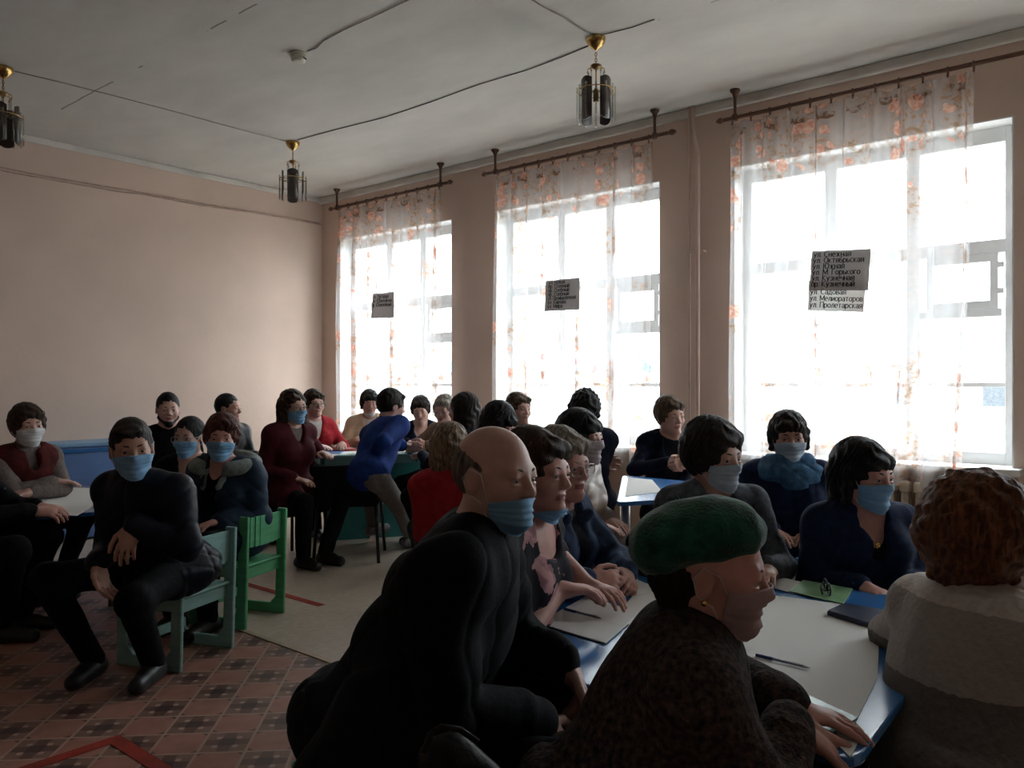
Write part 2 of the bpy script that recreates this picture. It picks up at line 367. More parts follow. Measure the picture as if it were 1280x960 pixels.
SKIN = {'fair': (.56, .335, .27), 'tan': (.46, .25, .185), 'rosy': (.57, .30, .25)}
def person(label, head, face=0, pitch=0, roll=0, body=None, seat=.34, lean=12, sidelean=0, hs=1.0, fem=True, build=1.0, skin='fair', hair=('pixie', 'hair_brown'), hair_big=0., top=None, under=None,
           bottom='cloth_black', shoes='shoe_black', arms='lap', table=.58, reach=.36, legs=None, legyaw=0, mask=None, glasses=None, res=None, group=None, beret=None, scarf=None, hood=None, collar=None, browm=None, legpos=None, lips=True):
    Wh = at(*head); D = head[2]; body = face if body is None else body
    h = res or (.0048 if D < 2.2 else .0058 if D < 3.2 else .0068 if D < 4.4 else .0085 if D < 5.5 else .010)
    th = math.radians(lean); by = yaw_of(Wh, body)
    hz = seat + .125; drop = Wh.z - hz
    ts = (drop - .15 * math.cos(th / 2)) / (.5 * math.cos(th))
    off = .5 * ts * math.sin(th) + .15 * math.sin(th / 2) + .02
    bd = V3((-math.sin(by), math.cos(by), 0)); sd = V3((bd.y, -bd.x, 0)); sl = math.radians(sidelean)
    hip = Wh - bd * off - sd * (math.sin(sl) * .6); hip.z = 0
    print('PERSON %-46s ts=%.2f hip=(%.2f,%.2f) yaw=%.0f' % (label[:46], ts, hip.x, hip.y, math.degrees(by)))
    ts = max(.74, min(1.2, ts))
    root = empty('person', hip, by); tag(root, label, 'person', group)
    Mi = (Matrix.Translation(hip) @ rotz(by)).inverted()
    loc = lambda p: Mi @ p
    # head frame in the root's space
    Hl = loc(Wh); fy = yaw_of(Wh, face) - by
    HM = Matrix.Translation(Hl) @ rotz(fy) @ Matrix.Rotation(-math.radians(pitch), 4, 'X') @ Matrix.Rotation(math.radians(roll), 4, 'Y')
    # torso frame: origin hip centre, z along the leaning spine
    nb_t = HM @ V3((0, -.028 * hs, -.075 * hs))
    up = (V3((0, 0, 0)) + (Hl - V3((0, .02, .15)) - V3((0, 0, hz)))).normalized()
    Lt = (Hl - V3((0, .02 + .15 * math.sin(th / 2) * .5, .155 * math.cos(th / 2))) - V3((0, 0, hz)))
    Ls = Lt.length / .50; up = Lt.normalized(); xa = (V3((1, 0, 0)) - up * up.x).normalized(); ya = up.cross(xa)
    TM = Matrix.Translation((0, 0, hz)) @ Matrix(((xa.x, ya.x, up.x, 0), (xa.y, ya.y, up.y, 0), (xa.z, ya.z, up.z, 0), (0, 0, 0, 1)))
    sw = (.138 if fem else .158) * (.55 + .45 * build)
    def torso(t, neckfill=True):
        b = build
        L = [ell((0, -.005, .005), (.165 * b + t, .120 * b + t, .105 + t), .05), ell((0, .005 * b, .17 * Ls), (.142 * b + t, .108 * b + t, .15 + t), .06),
             ell((0, .0, .33 * Ls), (.150 * (.4 + .6 * b) + t, .108 * (.5 + .5 * b) + t, .15 + t), .06),
             rc((-sw, -.008, .445 * Ls), (sw, -.008, .445 * Ls), .060 + t, .060 + t, .05), rc((-.055, -.014, .475 * Ls), (.055, -.014, .475 * Ls), .055 + t, .055 + t, .05)]
        if fem: L += [ell((q * .072, .082 * (.6 + .4 * b), .315 * Ls), (.068 + t, .052 + t, .066 + t), .04) for q in (-1, 1)]
        return [xf(p, TM) for p in L]
    # arms
    T = lambda x, y, z: TM @ V3((x, y, z * Ls))
    spec = {}
    tz = table + .056
    if isinstance(arms, str): arms = {'L': arms, 'R': arms}
    for side, key in ((-1, 'L'), (1, 'R')):
        a = arms.get(key, 'lap'); curl = .35; f = None; n = V3((0, 0, -1)); pole = V3((side * .75, -.45, -.55))
        if a == 'lap': W = V3((side * .10, .22, seat + .225)); f = V3((-side * .5, 1, -.12)); pole = V3((side * .45, -.6, -.6))
        elif a == 'table': W = V3((side * .13, reach, tz)); f = V3((-side * .55, 1, -.05)); pole = V3((side * .5, -.5, -.45)); curl = .3
        elif a == 'clasp': W = V3((side * .052, reach, tz + .02)); f = V3((-side * .55, 1, -.05)); n = V3((-side, -.3, -.35)); curl = .95; pole = V3((side * 1, -.2, -.4))
        elif a == 'fold':
            k = 1 if side > 0 else 0
            W = V3((-side * .075, reach - .045 * k, tz + .045 * k)); f = V3((-side * 1, .25, -.05)); pole = V3((side * 1, .1, -.4)); curl = .3
        elif a == 'cross': k = 1 if side > 0 else 0; W = V3((-side * .10, .21 + .04 * k, T(0, 0, .24).z - .02 * k)); f = V3((-side * 1, .1, .1)); n = V3((0, -1, 0)); pole = V3((side * 1, .1, -.8))
        elif a == 'down': W = V3((side * .25, .08, hz + .05)); f = V3((0, .3, -1)); n = V3((-side, 0, 0)); pole = V3((side * .4, -1, 0))
        else:
            W = loc(at(*a['px'])) if 'px' in a else V3(a['loc']); curl = a.get('curl', .35)
            if 'f' in a: f = V3(a['f'])
            if 'n' in a: n = V3(a['n'])
            if 'tip' in a: f = loc(at(*a['tip'])) - W
            if 'pole' in a: pole = V3(a['pole'])
        S = T(side * (sw + .012), -.008, .44)
        E, W = ik(S, W, .275 * (.6 + .4 * Ls), .245 * (.7 + .3 * Ls), pole)
        if f is None: f = (W - E).normalized()
        spec[side] = (S, E, W, f.normalized(), n, curl)
    def arm(t, end=1.0, hands=False, k=.03):
        L = []
        for side, (S, E, W, f, n, curl) in spec.items():
            L.append(rc(S, E, .050 + t, .040 + t * .9, .04))
            if end > .5:
                L.append(rc(E, E.lerp(W, (end - .5) * 2), .041 + t * .9, .029 + t * .85, .02))
                if t > .015: L.append(rc(E.lerp(W, .80), E.lerp(W, .93), .034 + t * .95, .030 + t * .9, .01))
            if hands: L += hand_prims(W, f, n, side, curl, h * 1.05, .96 if fem else 1.05)
        return L
    # legs
    lg = {}
    for side in (-1, 1):
        Hj = V3((side * .088, .02, hz - .02)); rot = rotz(math.radians(legyaw)).to_3x3()
        A = V3((side * .10, .33, .085)) if legs is None else V3(legs[0 if side < 0 else 1])
        if legpos and legpos.get('LR'[side > 0]): A = loc(legpos['LR'[side > 0]]); A.z = .085
        A = rot @ A
        K, A = ik(Hj, A, .43, .42, V3((side * .22, .35, 1)))
        fd = (A - V3((0, 0, A.z))) - (Hj - V3((0, 0, Hj.z))); fd.z = 0
        fd = fd.normalized() if fd.length > .05 else V3((0, 1, 0))
        if legpos and 'toe' in legpos: fd = (loc(legpos['toe']) - loc(V3((hip.x, hip.y, 0)))); fd.z = 0; fd.normalize()
        lg[side] = (Hj, K, A, fd)
    def leg(t, end=True):
        L = []
        for side, (Hj, K, A, fd) in lg.items():
            L += [rc(Hj, K, .078 * (.4 + .6 * build) + t, .054 + t, .04), rc(K, A, .053 + t, .036 + t * 1.2, .03)]
        return L
    foot = []
    for side, (Hj, K, A, fd) in lg.items(): foot += [rc(A + V3((0, 0, -.045)), A + fd * .15 + V3((0, 0, -.055)), .030, .022, .02)]
    HP = [xf(p, HM) for p in head_prims(hs, fem)]
    neck = [rc(T(0, -.018, .46), nb_t, .058 if fem else .064, .050 if fem else .058, .03)]
    body_prims = HP + neck + torso(0) + arm(0, 1, True) + leg(0) + foot
    V, Q = sdf_mesh(body_prims, h, None, .0)
    HI = np.array(HM.inverted(), dtype=f32); q = V @ HI[:3, :3].T + HI[:3, 3]
    lip = (np.abs(q[:, 0]) < .024 * hs) & (q[:, 1] > .078 * hs) & (np.abs(q[:, 2] + .059 * hs) < .0125 * hs * (1 - .25 * (np.abs(q[:, 0]) / .024) ** 2))
    mi = lip[Q].sum(1) >= 3
    new_mesh('body', V, Q, None, root, mats=[MAT('skin_' + skin), MAT('lip')], midx=mi.astype(np.int32))
    # hair
    if hair:
        hp, sa, ca = hair_prims(hair[0], hs, hair_big)
        def hd(P):
            r = P @ HI[:3, :3].T + HI[:3, 3]; an = np.arctan2(r[..., 0], r[..., 1] + .01); rad = np.linalg.norm(r[..., :2], axis=-1)
            d = sa * np.sin(an * 19 + 5 * np.sin(r[..., 2] * 30 + an * 3)) * np.clip(rad / .06, 0, 1)
            if ca: d = d + ca * (np.sin(85 * r[..., 0] + 2 * np.sin(50 * r[..., 2])) * np.sin(90 * r[..., 1] + 1) * np.sin(80 * r[..., 2] + 2 * np.sin(40 * r[..., 0])))
            return d
        sdf_obj('hair', [xf(p, HM) for p in hp], min(h, .0075), MAT(hair[1]), root, hd, sa + ca)
    # eyes, brows
    for qx in (-1, 1):
        bm = bmesh.new(); bmesh.ops.create_uvsphere(bm, u_segments=14, v_segments=10, radius=.0122 * hs)
        for fc in bm.faces:
            fc.smooth = True; c = fc.calc_center_median(); fc.material_index = 1 if (c - V3((0, .012 * hs, 0))).length < .0072 * hs else 0
        e = bm_obj('eye', bm, None, root, mats=[MAT('eye_white'), MAT('iris')], smooth=True); e.matrix_basis = HM @ Matrix.Translation((qx * .032 * hs, .0745 * hs, .002 * hs)) @ rotz(-math.radians(2) * qx)
        if hair:
            pts = [HM @ V3((qx * x * hs, y * hs, z * hs)) for x, y, z in ((.014, .0885, .0225), (.024, .088, .0265), (.036, .083, .0275), (.048, .072, .0215))]
            tube('eyebrow', pts, [.0028 * hs, .0036 * hs, .0032 * hs, .0015 * hs], MAT(browm or hair[1]), root, 6)
    # clothing
    tp = top or {}
    t = tp.get('t', .016); am = tp.get('wr', .0045) * 1.12
    seed = hip.x * 3.1 + hip.y * 1.7
    fn = fold_noise(am, seed)
    TI = np.array(TM.inverted(), dtype=f32)
    def td(P):
        d = fn(P)
        r = P @ TI[:3, :3].T + TI[:3, 3]
        if tp.get('zip'): d = d + .006 * np.exp(-(r[..., 0] / .007) ** 2) * (r[..., 1] > .02)
        if tp.get('puff'): d = d - .006 * np.abs(np.sin(r[..., 2] * 34)) + .003
        return d
    if t > .02: cl_hem = [xf(torus((0, 0, -.03), .155 * build + t - .02, .030, .03, sx=1.18, sz=1.6), TM)]
    else: cl_hem = []
    cl = torso(t) + cl_hem + arm(t * .85, tp.get('sleeve', .985))
    if tp.get('skirt'):
        for side, (Hj, K, A, fd) in lg.items(): cl.append(rc(Hj, Hj.lerp(K, tp['skirt']), .095 * build + t, .075 + t, .06))
    nk = tp.get('neck', 'crew')
    if nk == 'v': cl += [xf(p, TM) for p in (rc((0, .075, .52 * Ls), (0, .17, tp.get('vdepth', .33) * Ls), .060, .014, .012, 's'), rc((0, .0, .49 * Ls), (0, .03, .62 * Ls), .062, .07, .012, 's'))]
    elif nk == 'open': cl += [xf(p, TM) for p in (rc((0, .085, .52 * Ls), (0, .19, .10 * Ls), .052, .045, .012, 's'), rc((0, .0, .495 * Ls), (0, .03, .62 * Ls), .062, .07, .012, 's'))]
    elif nk == 'scoop': cl += [xf(p, TM) for p in (ell((0, .09, .50 * Ls), (.085, .09, .075), .012, 's'),)]
    elif nk == 'crew': cl += [xf(torus((0, -.008, .502 * Ls), .062, .014, .015, sx=1.06, sz=1.2), TM)]
    elif nk == 'turtle': cl += [rc(T(0, -.015, .47), T(0, -.012, .47).lerp(nb_t, .75), .066, .063, .015)]
    if tp: 
        g = sdf_obj(tp.get('name', 'jacket'), cl, h, MAT(tp['mat']), root, td, am * 3 + .012)
    if under:
        ul = torso(.006) + ([xf(torus((0, -.008, .50 * Ls), .060, .010, .012, sx=1.05), TM)] if under[2] == 'crew' else [rc(T(0, -.015, .47), T(0, -.012, .47).lerp(nb_t, .7), .064, .060, .015)] if under[2] == 'turtle' else [xf(rc((0, .07, .53 * Ls), (0, .16, (.33 if under[2] == 'deepv' else .40) * Ls), .058, .014, .012, 's'), TM)])
        sdf_obj(under[0], ul, h, MAT(under[1]), root, None, .0)
    if collar:
        ring = [torus((0, -.012, .508 * Ls), .074, .014, .012, sx=1.06, sz=2.0), rc((0, .06, .50 * Ls), (0, .16, .50 * Ls), .03, .07, .01, 's')]
        if collar[1] == 'flap': ring = [torus((0, -.012, .505 * Ls), .076, .013, .012, sx=1.06, sz=1.8), rc((0, .05, .52 * Ls), (0, .16, .50 * Ls), .02, .06, .01, 's')] + [ell((q * .068, .085, .475 * Ls), (.036, .016, .045), .01, 'u', np.array(Matrix.Rotation(q * .55, 3, 'Y') @ Matrix.Rotation(-.5, 3, 'X'))) for q in (-1, 1)]
        if collar[1] == 'lapel': ring = [torus((0, -.012, .50 * Ls), .080, .014, .012, sx=1.1, sz=1.5), rc((0, .03, .52 * Ls), (0, .16, .50 * Ls), .04, .08, .01, 's')] + [rc((q * .075, .068, .495 * Ls), (q * .055, .128 * (.6 + .4 * build), .38 * Ls), .020, .022, .015) for q in (-1, 1)]
        sdf_obj('collar', [xf(p, TM) for p in ring], min(h, .007), MAT(collar[0]), root, None, .0)
    if hood: sdf_obj('hood', [xf(p, TM) for p in (torus((0, -.015, .505 * Ls), .125, .048, .02, sx=1.2, sz=.85), ell((0, -.125, .45 * Ls), (.14, .055, .10), .04), rc((0, .06, .56 * Ls), (0, .24, .48 * Ls), .055, .10, .02, 's'))], h, MAT(hood), root, fold_noise(.005, seed, 1.3), .01)
    if scarf: sdf_obj('scarf', [xf(p, TM) for p in (torus((0, .006, .545 * Ls), .078, .034, .02, sx=1.1, sz=1.25), torus((0, .022, .495 * Ls), .098, .038, .02, sx=1.2, sz=1.1), ell((-.02, .115, .46 * Ls), (.07, .038, .06), .03))], h, MAT(scarf), root, fold_noise(.009, seed, 1.6), .01)
    sdf_obj('trousers', [xf(p, TM) for p in (ell((0, -.005, .005), (.165 * build + .008, .120 * build + .008, .112), .05),)] + leg(.012), max(h, .008), MAT(bottom), root, fold_noise(.004, seed + 1), .01)
    for side, (Hj, K, A, fd) in lg.items():
        b0 = A + V3((0, 0, -.048)) - fd * .045; e0 = A + fd * .155 + V3((0, 0, -.052))
        sdf_obj('shoe', [rc(b0, e0, .042, .036, .02), rc(A + V3((0, 0, -.03)), A + fd * .07 + V3((0, 0, -.04)), .046, .036, .03), half((0, 0, 1), .004, 's', .006)], max(h * .8, .006), MAT(shoes), root)
    if mask: face_mask(root, HM, hs, fem, *mask)
    if glasses: eyeglasses(root, HM, hs, glasses)
    if beret: wool_beret(root, HM, hs, beret, h)
    return dict(root=root, HM=HM, TM=TM, hip=hip, yaw=by, Ls=Ls, loc=loc, spec=spec, h=h)

def face_mask(root, HM, s, fem, mat, zt=-.004, zb=-.118, loops=True):
    hp = head_prims(s, fem, False)
    nu, nv = 41, 25
    u = np.linspace(-1, 1, nu); v = np.linspace(0, 1, nv); U, Vv = np.meshgrid(u, v, indexing='ij')
    ph = U * math.radians(72)
    z = (zt - .012 * np.abs(U) ** 1.5 - .004) * (1 - Vv) + (zb + .028 * np.abs(U) ** 1.6) * Vv
    z = z * s
    O = np.stack([np.zeros_like(z), np.full_like(z, .012 * s), z], -1); Dr = np.stack([np.sin(ph), np.cos(ph), np.zeros_like(ph)], -1)
    r = np.full_like(z, .16 * s)
    for _ in range(40): r = r - .8 * eval_all(hp, (O + Dr * r[..., None]).astype(f32))
    r = np.maximum(r, .052 * s)
    R = r.copy()
    for _ in range(3):
        E = np.pad(R, 2, mode='edge'); R = np.max([E[2 + i:2 + i + nu, 2 + j:2 + j + nv] for i in (-2, 0, 2) for j in (0, 1)], axis=0) if _ == 0 else np.maximum(r, np.mean([E[2 + i:2 + i + nu, 2 + j:2 + j + nv] for i in (-2, -1, 0, 1, 2) for j in (-2, -1, 0, 1, 2)], axis=0))
    pl = np.zeros_like(Vv)
    for c in (.34, .52, .70): pl += .0028 * np.clip(1 - np.abs(Vv - c) / .09, 0, 1) * (Vv > c - .09) * (Vv < c + .012) * 1.6
    R = R + .0045 * s + pl * s * (1 - .6 * np.abs(U) ** 3)
    outer = O + Dr * R[..., None]; inner = O + Dr * (R - .0022 * s)[..., None]
    M = np.array(HM); fx = lambda X: X.reshape(-1, 3) @ M[:3, :3].T + M[:3, 3]
    VV = np.concatenate([fx(outer), fx(inner)]); q = []; n0 = nu * nv; g = lambda i, j: i * nv + j
    for i in range(nu - 1):
        for j in range(nv - 1):
            q.append((g(i, j), g(i, j + 1), g(i + 1, j + 1), g(i + 1, j))); q.append(tuple(n0 + k for k in (g(i, j), g(i + 1, j), g(i + 1, j + 1), g(i, j + 1))))
    for i in range(nu - 1):
        for j in (0, nv - 1): q.append((g(i, j), g(i + 1, j), n0 + g(i + 1, j), n0 + g(i, j)))
    for j in range(nv - 1):
        for i in (0, nu - 1): q.append((g(i, j), g(i, j + 1), n0 + g(i, j + 1), n0 + g(i, j)))
    o = new_mesh('face_mask', VV, q, MAT(mat), root)
    if loops:
        for sgn, i in ((-1, 0), (1, nu - 1)):
            a = outer[i, 1]; b = outer[i, nv - 2]
            pts = [V3(a), V3((sgn * .080 * s, .018 * s, .012 * s)), V3((sgn * .086 * s, -.012 * s, .024 * s)), V3((sgn * .086 * s, -.030 * s, .0)), V3((sgn * .083 * s, -.018 * s, -.032 * s)), V3((sgn * .072 * s, .012 * s, -.05 * s)), V3(b)]
            tube('ear_loop', [HM @ p for p in pts], .0013, MAT('elastic'), o, 5)
def eyeglasses(root, HM, s, mat):
    bm = bmesh.new(); rims = []
    for q in (-1, 1):
        c = V3((q * .034 * s, .104 * s, -.002 * s)); pts = []
        for k in range(18):
            a = 2 * PI * k / 18; x, z = math.cos(a), math.sin(a)
            x, z = (abs(x) ** .75) * math.copysign(1, x), (abs(z) ** .75) * math.copysign(1, z)
            pts.append(c + V3((x * .027 * s, -abs(x) * .003 - q * x * .004, z * .019 * s)))
        rims.append(pts); add_tube(bm, pts, .0017, 6, True)
        add_tube(bm, [V3((q * .060 * s, .098 * s, .006 * s)), V3((q * .078 * s, .06 * s, .008 * s)), V3((q * .084 * s, .0, .008 * s)), V3((q * .083 * s, -.022 * s, -.006 * s))], .0016, 6)
    add_tube(bm, [V3((-.008 * s, .104 * s, .004 * s)), V3((0, .109 * s, .008 * s)), V3((.008 * s, .104 * s, .004 * s))], .0016, 6)
    bmesh.ops.recalc_face_normals(bm, faces=bm.faces)
    o = bm_obj('eyeglasses', bm, MAT(mat), root); o.matrix_basis = HM.copy()
    for pts in rims:
        bm = bmesh.new(); a = [bm.verts.new(p) for p in pts]; bm.faces.new(a)
        r = bmesh.ops.extrude_face_region(bm, geom=list(bm.faces)); bmesh.ops.translate(bm, vec=(0, -.0012, 0), verts=[g for g in r['geom'] if isinstance(g, bmesh.types.BMVert)])
        bmesh.ops.recalc_face_normals(bm, faces=bm.faces); bm_obj('lens', bm, MAT('lens_glass'), o)
def wool_beret(root, HM, s, mat, h):
    tilt = HM @ Matrix.Translation((-.006 * s, -.028 * s, .048 * s)) @ Matrix.Rotation(math.radians(24), 4, 'X') @ Matrix.Rotation(math.radians(-6), 4, 'Y')
    def disp(P): return .0016 * np.sin(P[..., 0] * 60 + 3 * np.sin(P[..., 1] * 35)) + .0010 * np.sin(P[..., 2] * 170 + P[..., 0] * 40)
    ps = [ell((0, -.008 * s, .030 * s), (.106 * s, .122 * s, .066 * s), .02), ell((0, .012 * s, .0), (.094 * s, .112 * s, .055 * s), .03), ell((0, -.070 * s, .012 * s), (.104 * s, .078 * s, .066 * s), .03), ell((0, -.01, -.085 * s), (.16, .16, .055 * s), .015, 's')]
    o = sdf_obj('beret', [xf(p, tilt) for p in ps], h, MAT(mat), root, disp, .004)
    a = tilt @ V3((0, -.02, .08 * s)); b = tilt @ V3((.004, -.028, .105 * s)); tube('stalk', [a, (a + b) / 2 + V3((.003, 0, 0)), b], .0035, MAT(mat), o)
# ------------------------------------------------------------------ material library
def paint_wall(name, col, bump=.12):
    return pm(name, col, .75, .05, 1.3, bump, 22.)
def mat_floor_tile():
    m, nt, b, out = nodes_of('patterned_linoleum')
    tc = N(nt, 'ShaderNodeTexCoord'); mp = N(nt, 'ShaderNodeMapping', Rotation=(0, 0, PI / 4), Scale=(1 / .167,) * 3, Location=(.18, .42, 0))
    nt.links.new(tc.outputs['Object'], mp.inputs[0]); s = N(nt, 'ShaderNodeSeparateXYZ'); nt.links.new(mp.outputs[0], s.inputs[0])
    X, Y = s.outputs[0], s.outputs[1]
    fx, fy = math_n(nt, 'FRACT', X), math_n(nt, 'FRACT', Y)
    ax, ay = math_n(nt, 'ABSOLUTE', math_n(nt, 'SUBTRACT', fx, .5)), math_n(nt, 'ABSOLUTE', math_n(nt, 'SUBTRACT', fy, .5))
    line = math_n(nt, 'GREATER_THAN', math_n(nt, 'MAXIMUM', ax, ay), .468)
    par = math_n(nt, 'MODULO', math_n(nt, 'ADD', math_n(nt, 'ADD', math_n(nt, 'FLOOR', X), math_n(nt, 'FLOOR', Y)), 200.), 2.)
    oct_ = math_n(nt, 'LESS_THAN', math_n(nt, 'ADD', ax, ay), .80)
    core = math_n(nt, 'LESS_THAN', math_n(nt, 'MAXIMUM', ax, ay), .17)
    bow = math_n(nt, 'LESS_THAN', math_n(nt, 'MINIMUM', ax, ay), .13)
    no = N(nt, 'ShaderNodeTexNoise', Scale=14., Detail=5.); nt.links.new(tc.outputs['Object'], no.inputs['Vector'])
    plain = mixc(nt, ramp(nt, no.outputs[0], .3, .7), (.42, .20, .15), (.34, .155, .115))
    plain = mixc(nt, oct_, (.145, .075, .06), plain)
    deco = mixc(nt, bow, (.25, .14, .105), (.155, .078, .062)); deco = mixc(nt, core, deco, (.085, .045, .042))
    deco = mixc(nt, math_n(nt, 'MULTIPLY', math_n(nt, 'GREATER_THAN', math_n(nt, 'MINIMUM', ax, ay), .16), math_n(nt, 'LESS_THAN', math_n(nt, 'MAXIMUM', ax, ay), .27)), deco, (.46, .32, .26))
    c = mixc(nt, par, plain, deco); c = mixc(nt, line, c, (.42, .28, .22))
    nt.links.new(c, b.inputs['Base Color']); b.inputs['Roughness'].default_value = .42
    return m
def mat_lino():
    m, nt, b, out = nodes_of('beige_linoleum')
    tc = N(nt, 'ShaderNodeTexCoord')
    no = N(nt, 'ShaderNodeTexNoise', Scale=28., Detail=6.); nt.links.new(tc.outputs['Object'], no.inputs['Vector'])
    n2 = N(nt, 'ShaderNodeTexNoise', Scale=3., Detail=3.); nt.links.new(tc.outputs['Object'], n2.inputs['Vector'])
    br = N(nt, 'ShaderNodeTexBrick', Scale=1., Color1=(.56, .46, .37, 1), Color2=(.50, .41, .33, 1), Mortar=(.40, .33, .26, 1)); br.inputs['Brick Width'].default_value = .25; br.inputs['Row Height'].default_value = .12; br.inputs['Mortar Size'].default_value = .004
    nt.links.new(tc.outputs['Object'], br.inputs['Vector'])
    c = mixc(nt, ramp(nt, no.outputs[0], .35, .65), br.outputs[0], (.42, .345, .275)); c = mixc(nt, math_n(nt, 'MULTIPLY', ramp(nt, n2.outputs[0], .4, .7), .4), c, (.58, .50, .41))
    nt.links.new(c, b.inputs['Base Color']); b.inputs['Roughness'].default_value = .34
    return m
def mat_ceiling():
    m, nt, b, out = nodes_of('whitewashed_slab')
    tc = N(nt, 'ShaderNodeTexCoord'); s = N(nt, 'ShaderNodeSeparateXYZ'); nt.links.new(tc.outputs['Object'], s.inputs[0])
    mp = N(nt, 'ShaderNodeMapping', Scale=(1.6, .7, 1)); nt.links.new(tc.outputs['Object'], mp.inputs[0])
    no = N(nt, 'ShaderNodeTexNoise', Scale=1.6, Detail=6., Roughness=.6); nt.links.new(mp.outputs[0], no.inputs['Vector'])
    c = mixc(nt, ramp(nt, no.outputs[0], .30, .72), (.64, .615, .565), (.52, .50, .46))
    n2 = N(nt, 'ShaderNodeTexNoise', Scale=2.2, Detail=3.); nt.links.new(tc.outputs['Object'], n2.inputs['Vector'])
    wob = math_n(nt, 'MULTIPLY', math_n(nt, 'SUBTRACT', n2.outputs[0], .5), .05)
    for x0, y0, y1, w, br in ((2.50, 3.6, 6.6, .006, .46), (4.10, -2, 2.7, .004, .5), (.9, -2, 7, .005, .5)):
        d = math_n(nt, 'ABSOLUTE', math_n(nt, 'SUBTRACT', math_n(nt, 'ADD', s.outputs[0], wob), x0))
        k = math_n(nt, 'MULTIPLY', math_n(nt, 'LESS_THAN', d, w), math_n(nt, 'GREATER_THAN', n2.outputs[0], br))
        k = math_n(nt, 'MULTIPLY', k, math_n(nt, 'MULTIPLY', math_n(nt, 'GREATER_THAN', s.outputs[1], y0), math_n(nt, 'LESS_THAN', s.outputs[1], y1)))
        c = mixc(nt, math_n(nt, 'MULTIPLY', k, .75), c, (.12, .10, .085))
    nt.links.new(c, b.inputs['Base Color']); b.inputs['Roughness'].default_value = .85
    bp = N(nt, 'ShaderNodeBump', Strength=.25, Distance=.03); nt.links.new(no.outputs[0], bp.inputs['Height']); nt.links.new(bp.outputs[0], b.inputs['Normal'])
    return m
def mat_curtain():
    m, nt, b, out = nodes_of('sheer_floral_voile'); nt.nodes.remove(b)
    uv = N(nt, 'ShaderNodeUVMap'); s = N(nt, 'ShaderNodeSeparateXYZ'); nt.links.new(uv.outputs[0], s.inputs[0])
    U, Vv = s.outputs[0], s.outputs[1]                                   # metres along the cloth and above the floor
    def noise(sc, det=3., off=0., rough=.5):
        mp = N(nt, 'ShaderNodeMapping', Location=(off, off * .7, 0)); nt.links.new(uv.outputs[0], mp.inputs[0])
        n = N(nt, 'ShaderNodeTexNoise', Scale=sc, Detail=det, Roughness=rough); nt.links.new(mp.outputs[0], n.inputs['Vector']); return n
    wv = noise(7., 2., 3.)
    vm = N(nt, 'ShaderNodeMix', data_type='VECTOR'); vm.inputs[0].default_value = .05; nt.links.new(uv.outputs[0], vm.inputs[4]); nt.links.new(wv.outputs['Color'], vm.inputs[5])
    vo = N(nt, 'ShaderNodeTexVoronoi', Scale=8.5, Randomness=.95); nt.links.new(vm.outputs[1], vo.inputs['Vector'])
    sep = N(nt, 'ShaderNodeSeparateColor'); nt.links.new(vo.outputs['Color'], sep.inputs[0])
    clump = noise(2.4, 1., 11.)
    stripe = math_n(nt, 'COSINE', math_n(nt, 'MULTIPLY', U, 2 * PI / .46))
    top = ramp(nt, Vv, 2.72, 2.82); low = ramp(nt, Vv, 1.0, .85)
    zone = math_n(nt, 'MAXIMUM', top, low)
    dens = math_n(nt, 'ADD', math_n(nt, 'ADD', math_n(nt, 'MULTIPLY', stripe, .13), math_n(nt, 'MULTIPLY', zone, .21)), clump.outputs[0])
    rose = math_n(nt, 'MULTIPLY', math_n(nt, 'LESS_THAN', vo.outputs['Distance'], math_n(nt, 'ADD', .20, math_n(nt, 'MULTIPLY', sep.outputs[1], .22))), math_n(nt, 'GREATER_THAN', math_n(nt, 'ADD', dens, math_n(nt, 'MULTIPLY', sep.outputs[0], .22)), .70))
    lf = noise(20., 5., 5., .7)
    leaf = math_n(nt, 'MULTIPLY', ramp(nt, lf.outputs[0], .40, .58), ramp(nt, dens, .46, .68))
    bow = math_n(nt, 'MULTIPLY', math_n(nt, 'MULTIPLY', math_n(nt, 'LESS_THAN', math_n(nt, 'ABSOLUTE', math_n(nt, 'SUBTRACT', math_n(nt, 'ADD', Vv, math_n(nt, 'MULTIPLY', wv.outputs[0], .08)), 3.13)), .022), math_n(nt, 'LESS_THAN', math_n(nt, 'ABSOLUTE', math_n(nt, 'SUBTRACT', math_n(nt, 'FRACT', math_n(nt, 'MULTIPLY', U, 1 / .30)), .5)), .22)), ramp(nt, lf.outputs[0], .46, .56))
    petal = noise(34., 2., 1.)
    rc_ = mixc(nt, ramp(nt, petal.outputs[0], .4, .6), (.70, .33, .25), (.80, .54, .44))
    lc = mixc(nt, ramp(nt, petal.outputs[0], .35, .6), (.36, .26, .17), (.52, .34, .25))
    col = mixc(nt, leaf, (.88, .88, .90), lc); col = mixc(nt, rose, col, rc_); col = mixc(nt, bow, col, (.20, .12, .08))
    ink = math_n(nt, 'MAXIMUM', math_n(nt, 'MAXIMUM', math_n(nt, 'MULTIPLY', leaf, .75), rose), bow)
    tr = N(nt, 'ShaderNodeBsdfTransparent'); nt.links.new(mixc(nt, math_n(nt, 'MULTIPLY', ink, .75), (1, 1, 1), col), tr.inputs[0])
    df = N(nt, 'ShaderNodeBsdfDiffuse'); nt.links.new(col, df.inputs[0]); tl = N(nt, 'ShaderNodeBsdfTranslucent'); nt.links.new(col, tl.inputs[0])
    m1 = N(nt, 'ShaderNodeMixShader'); m1.inputs[0].default_value = .55; nt.links.new(df.outputs[0], m1.inputs[1]); nt.links.new(tl.outputs[0], m1.inputs[2])
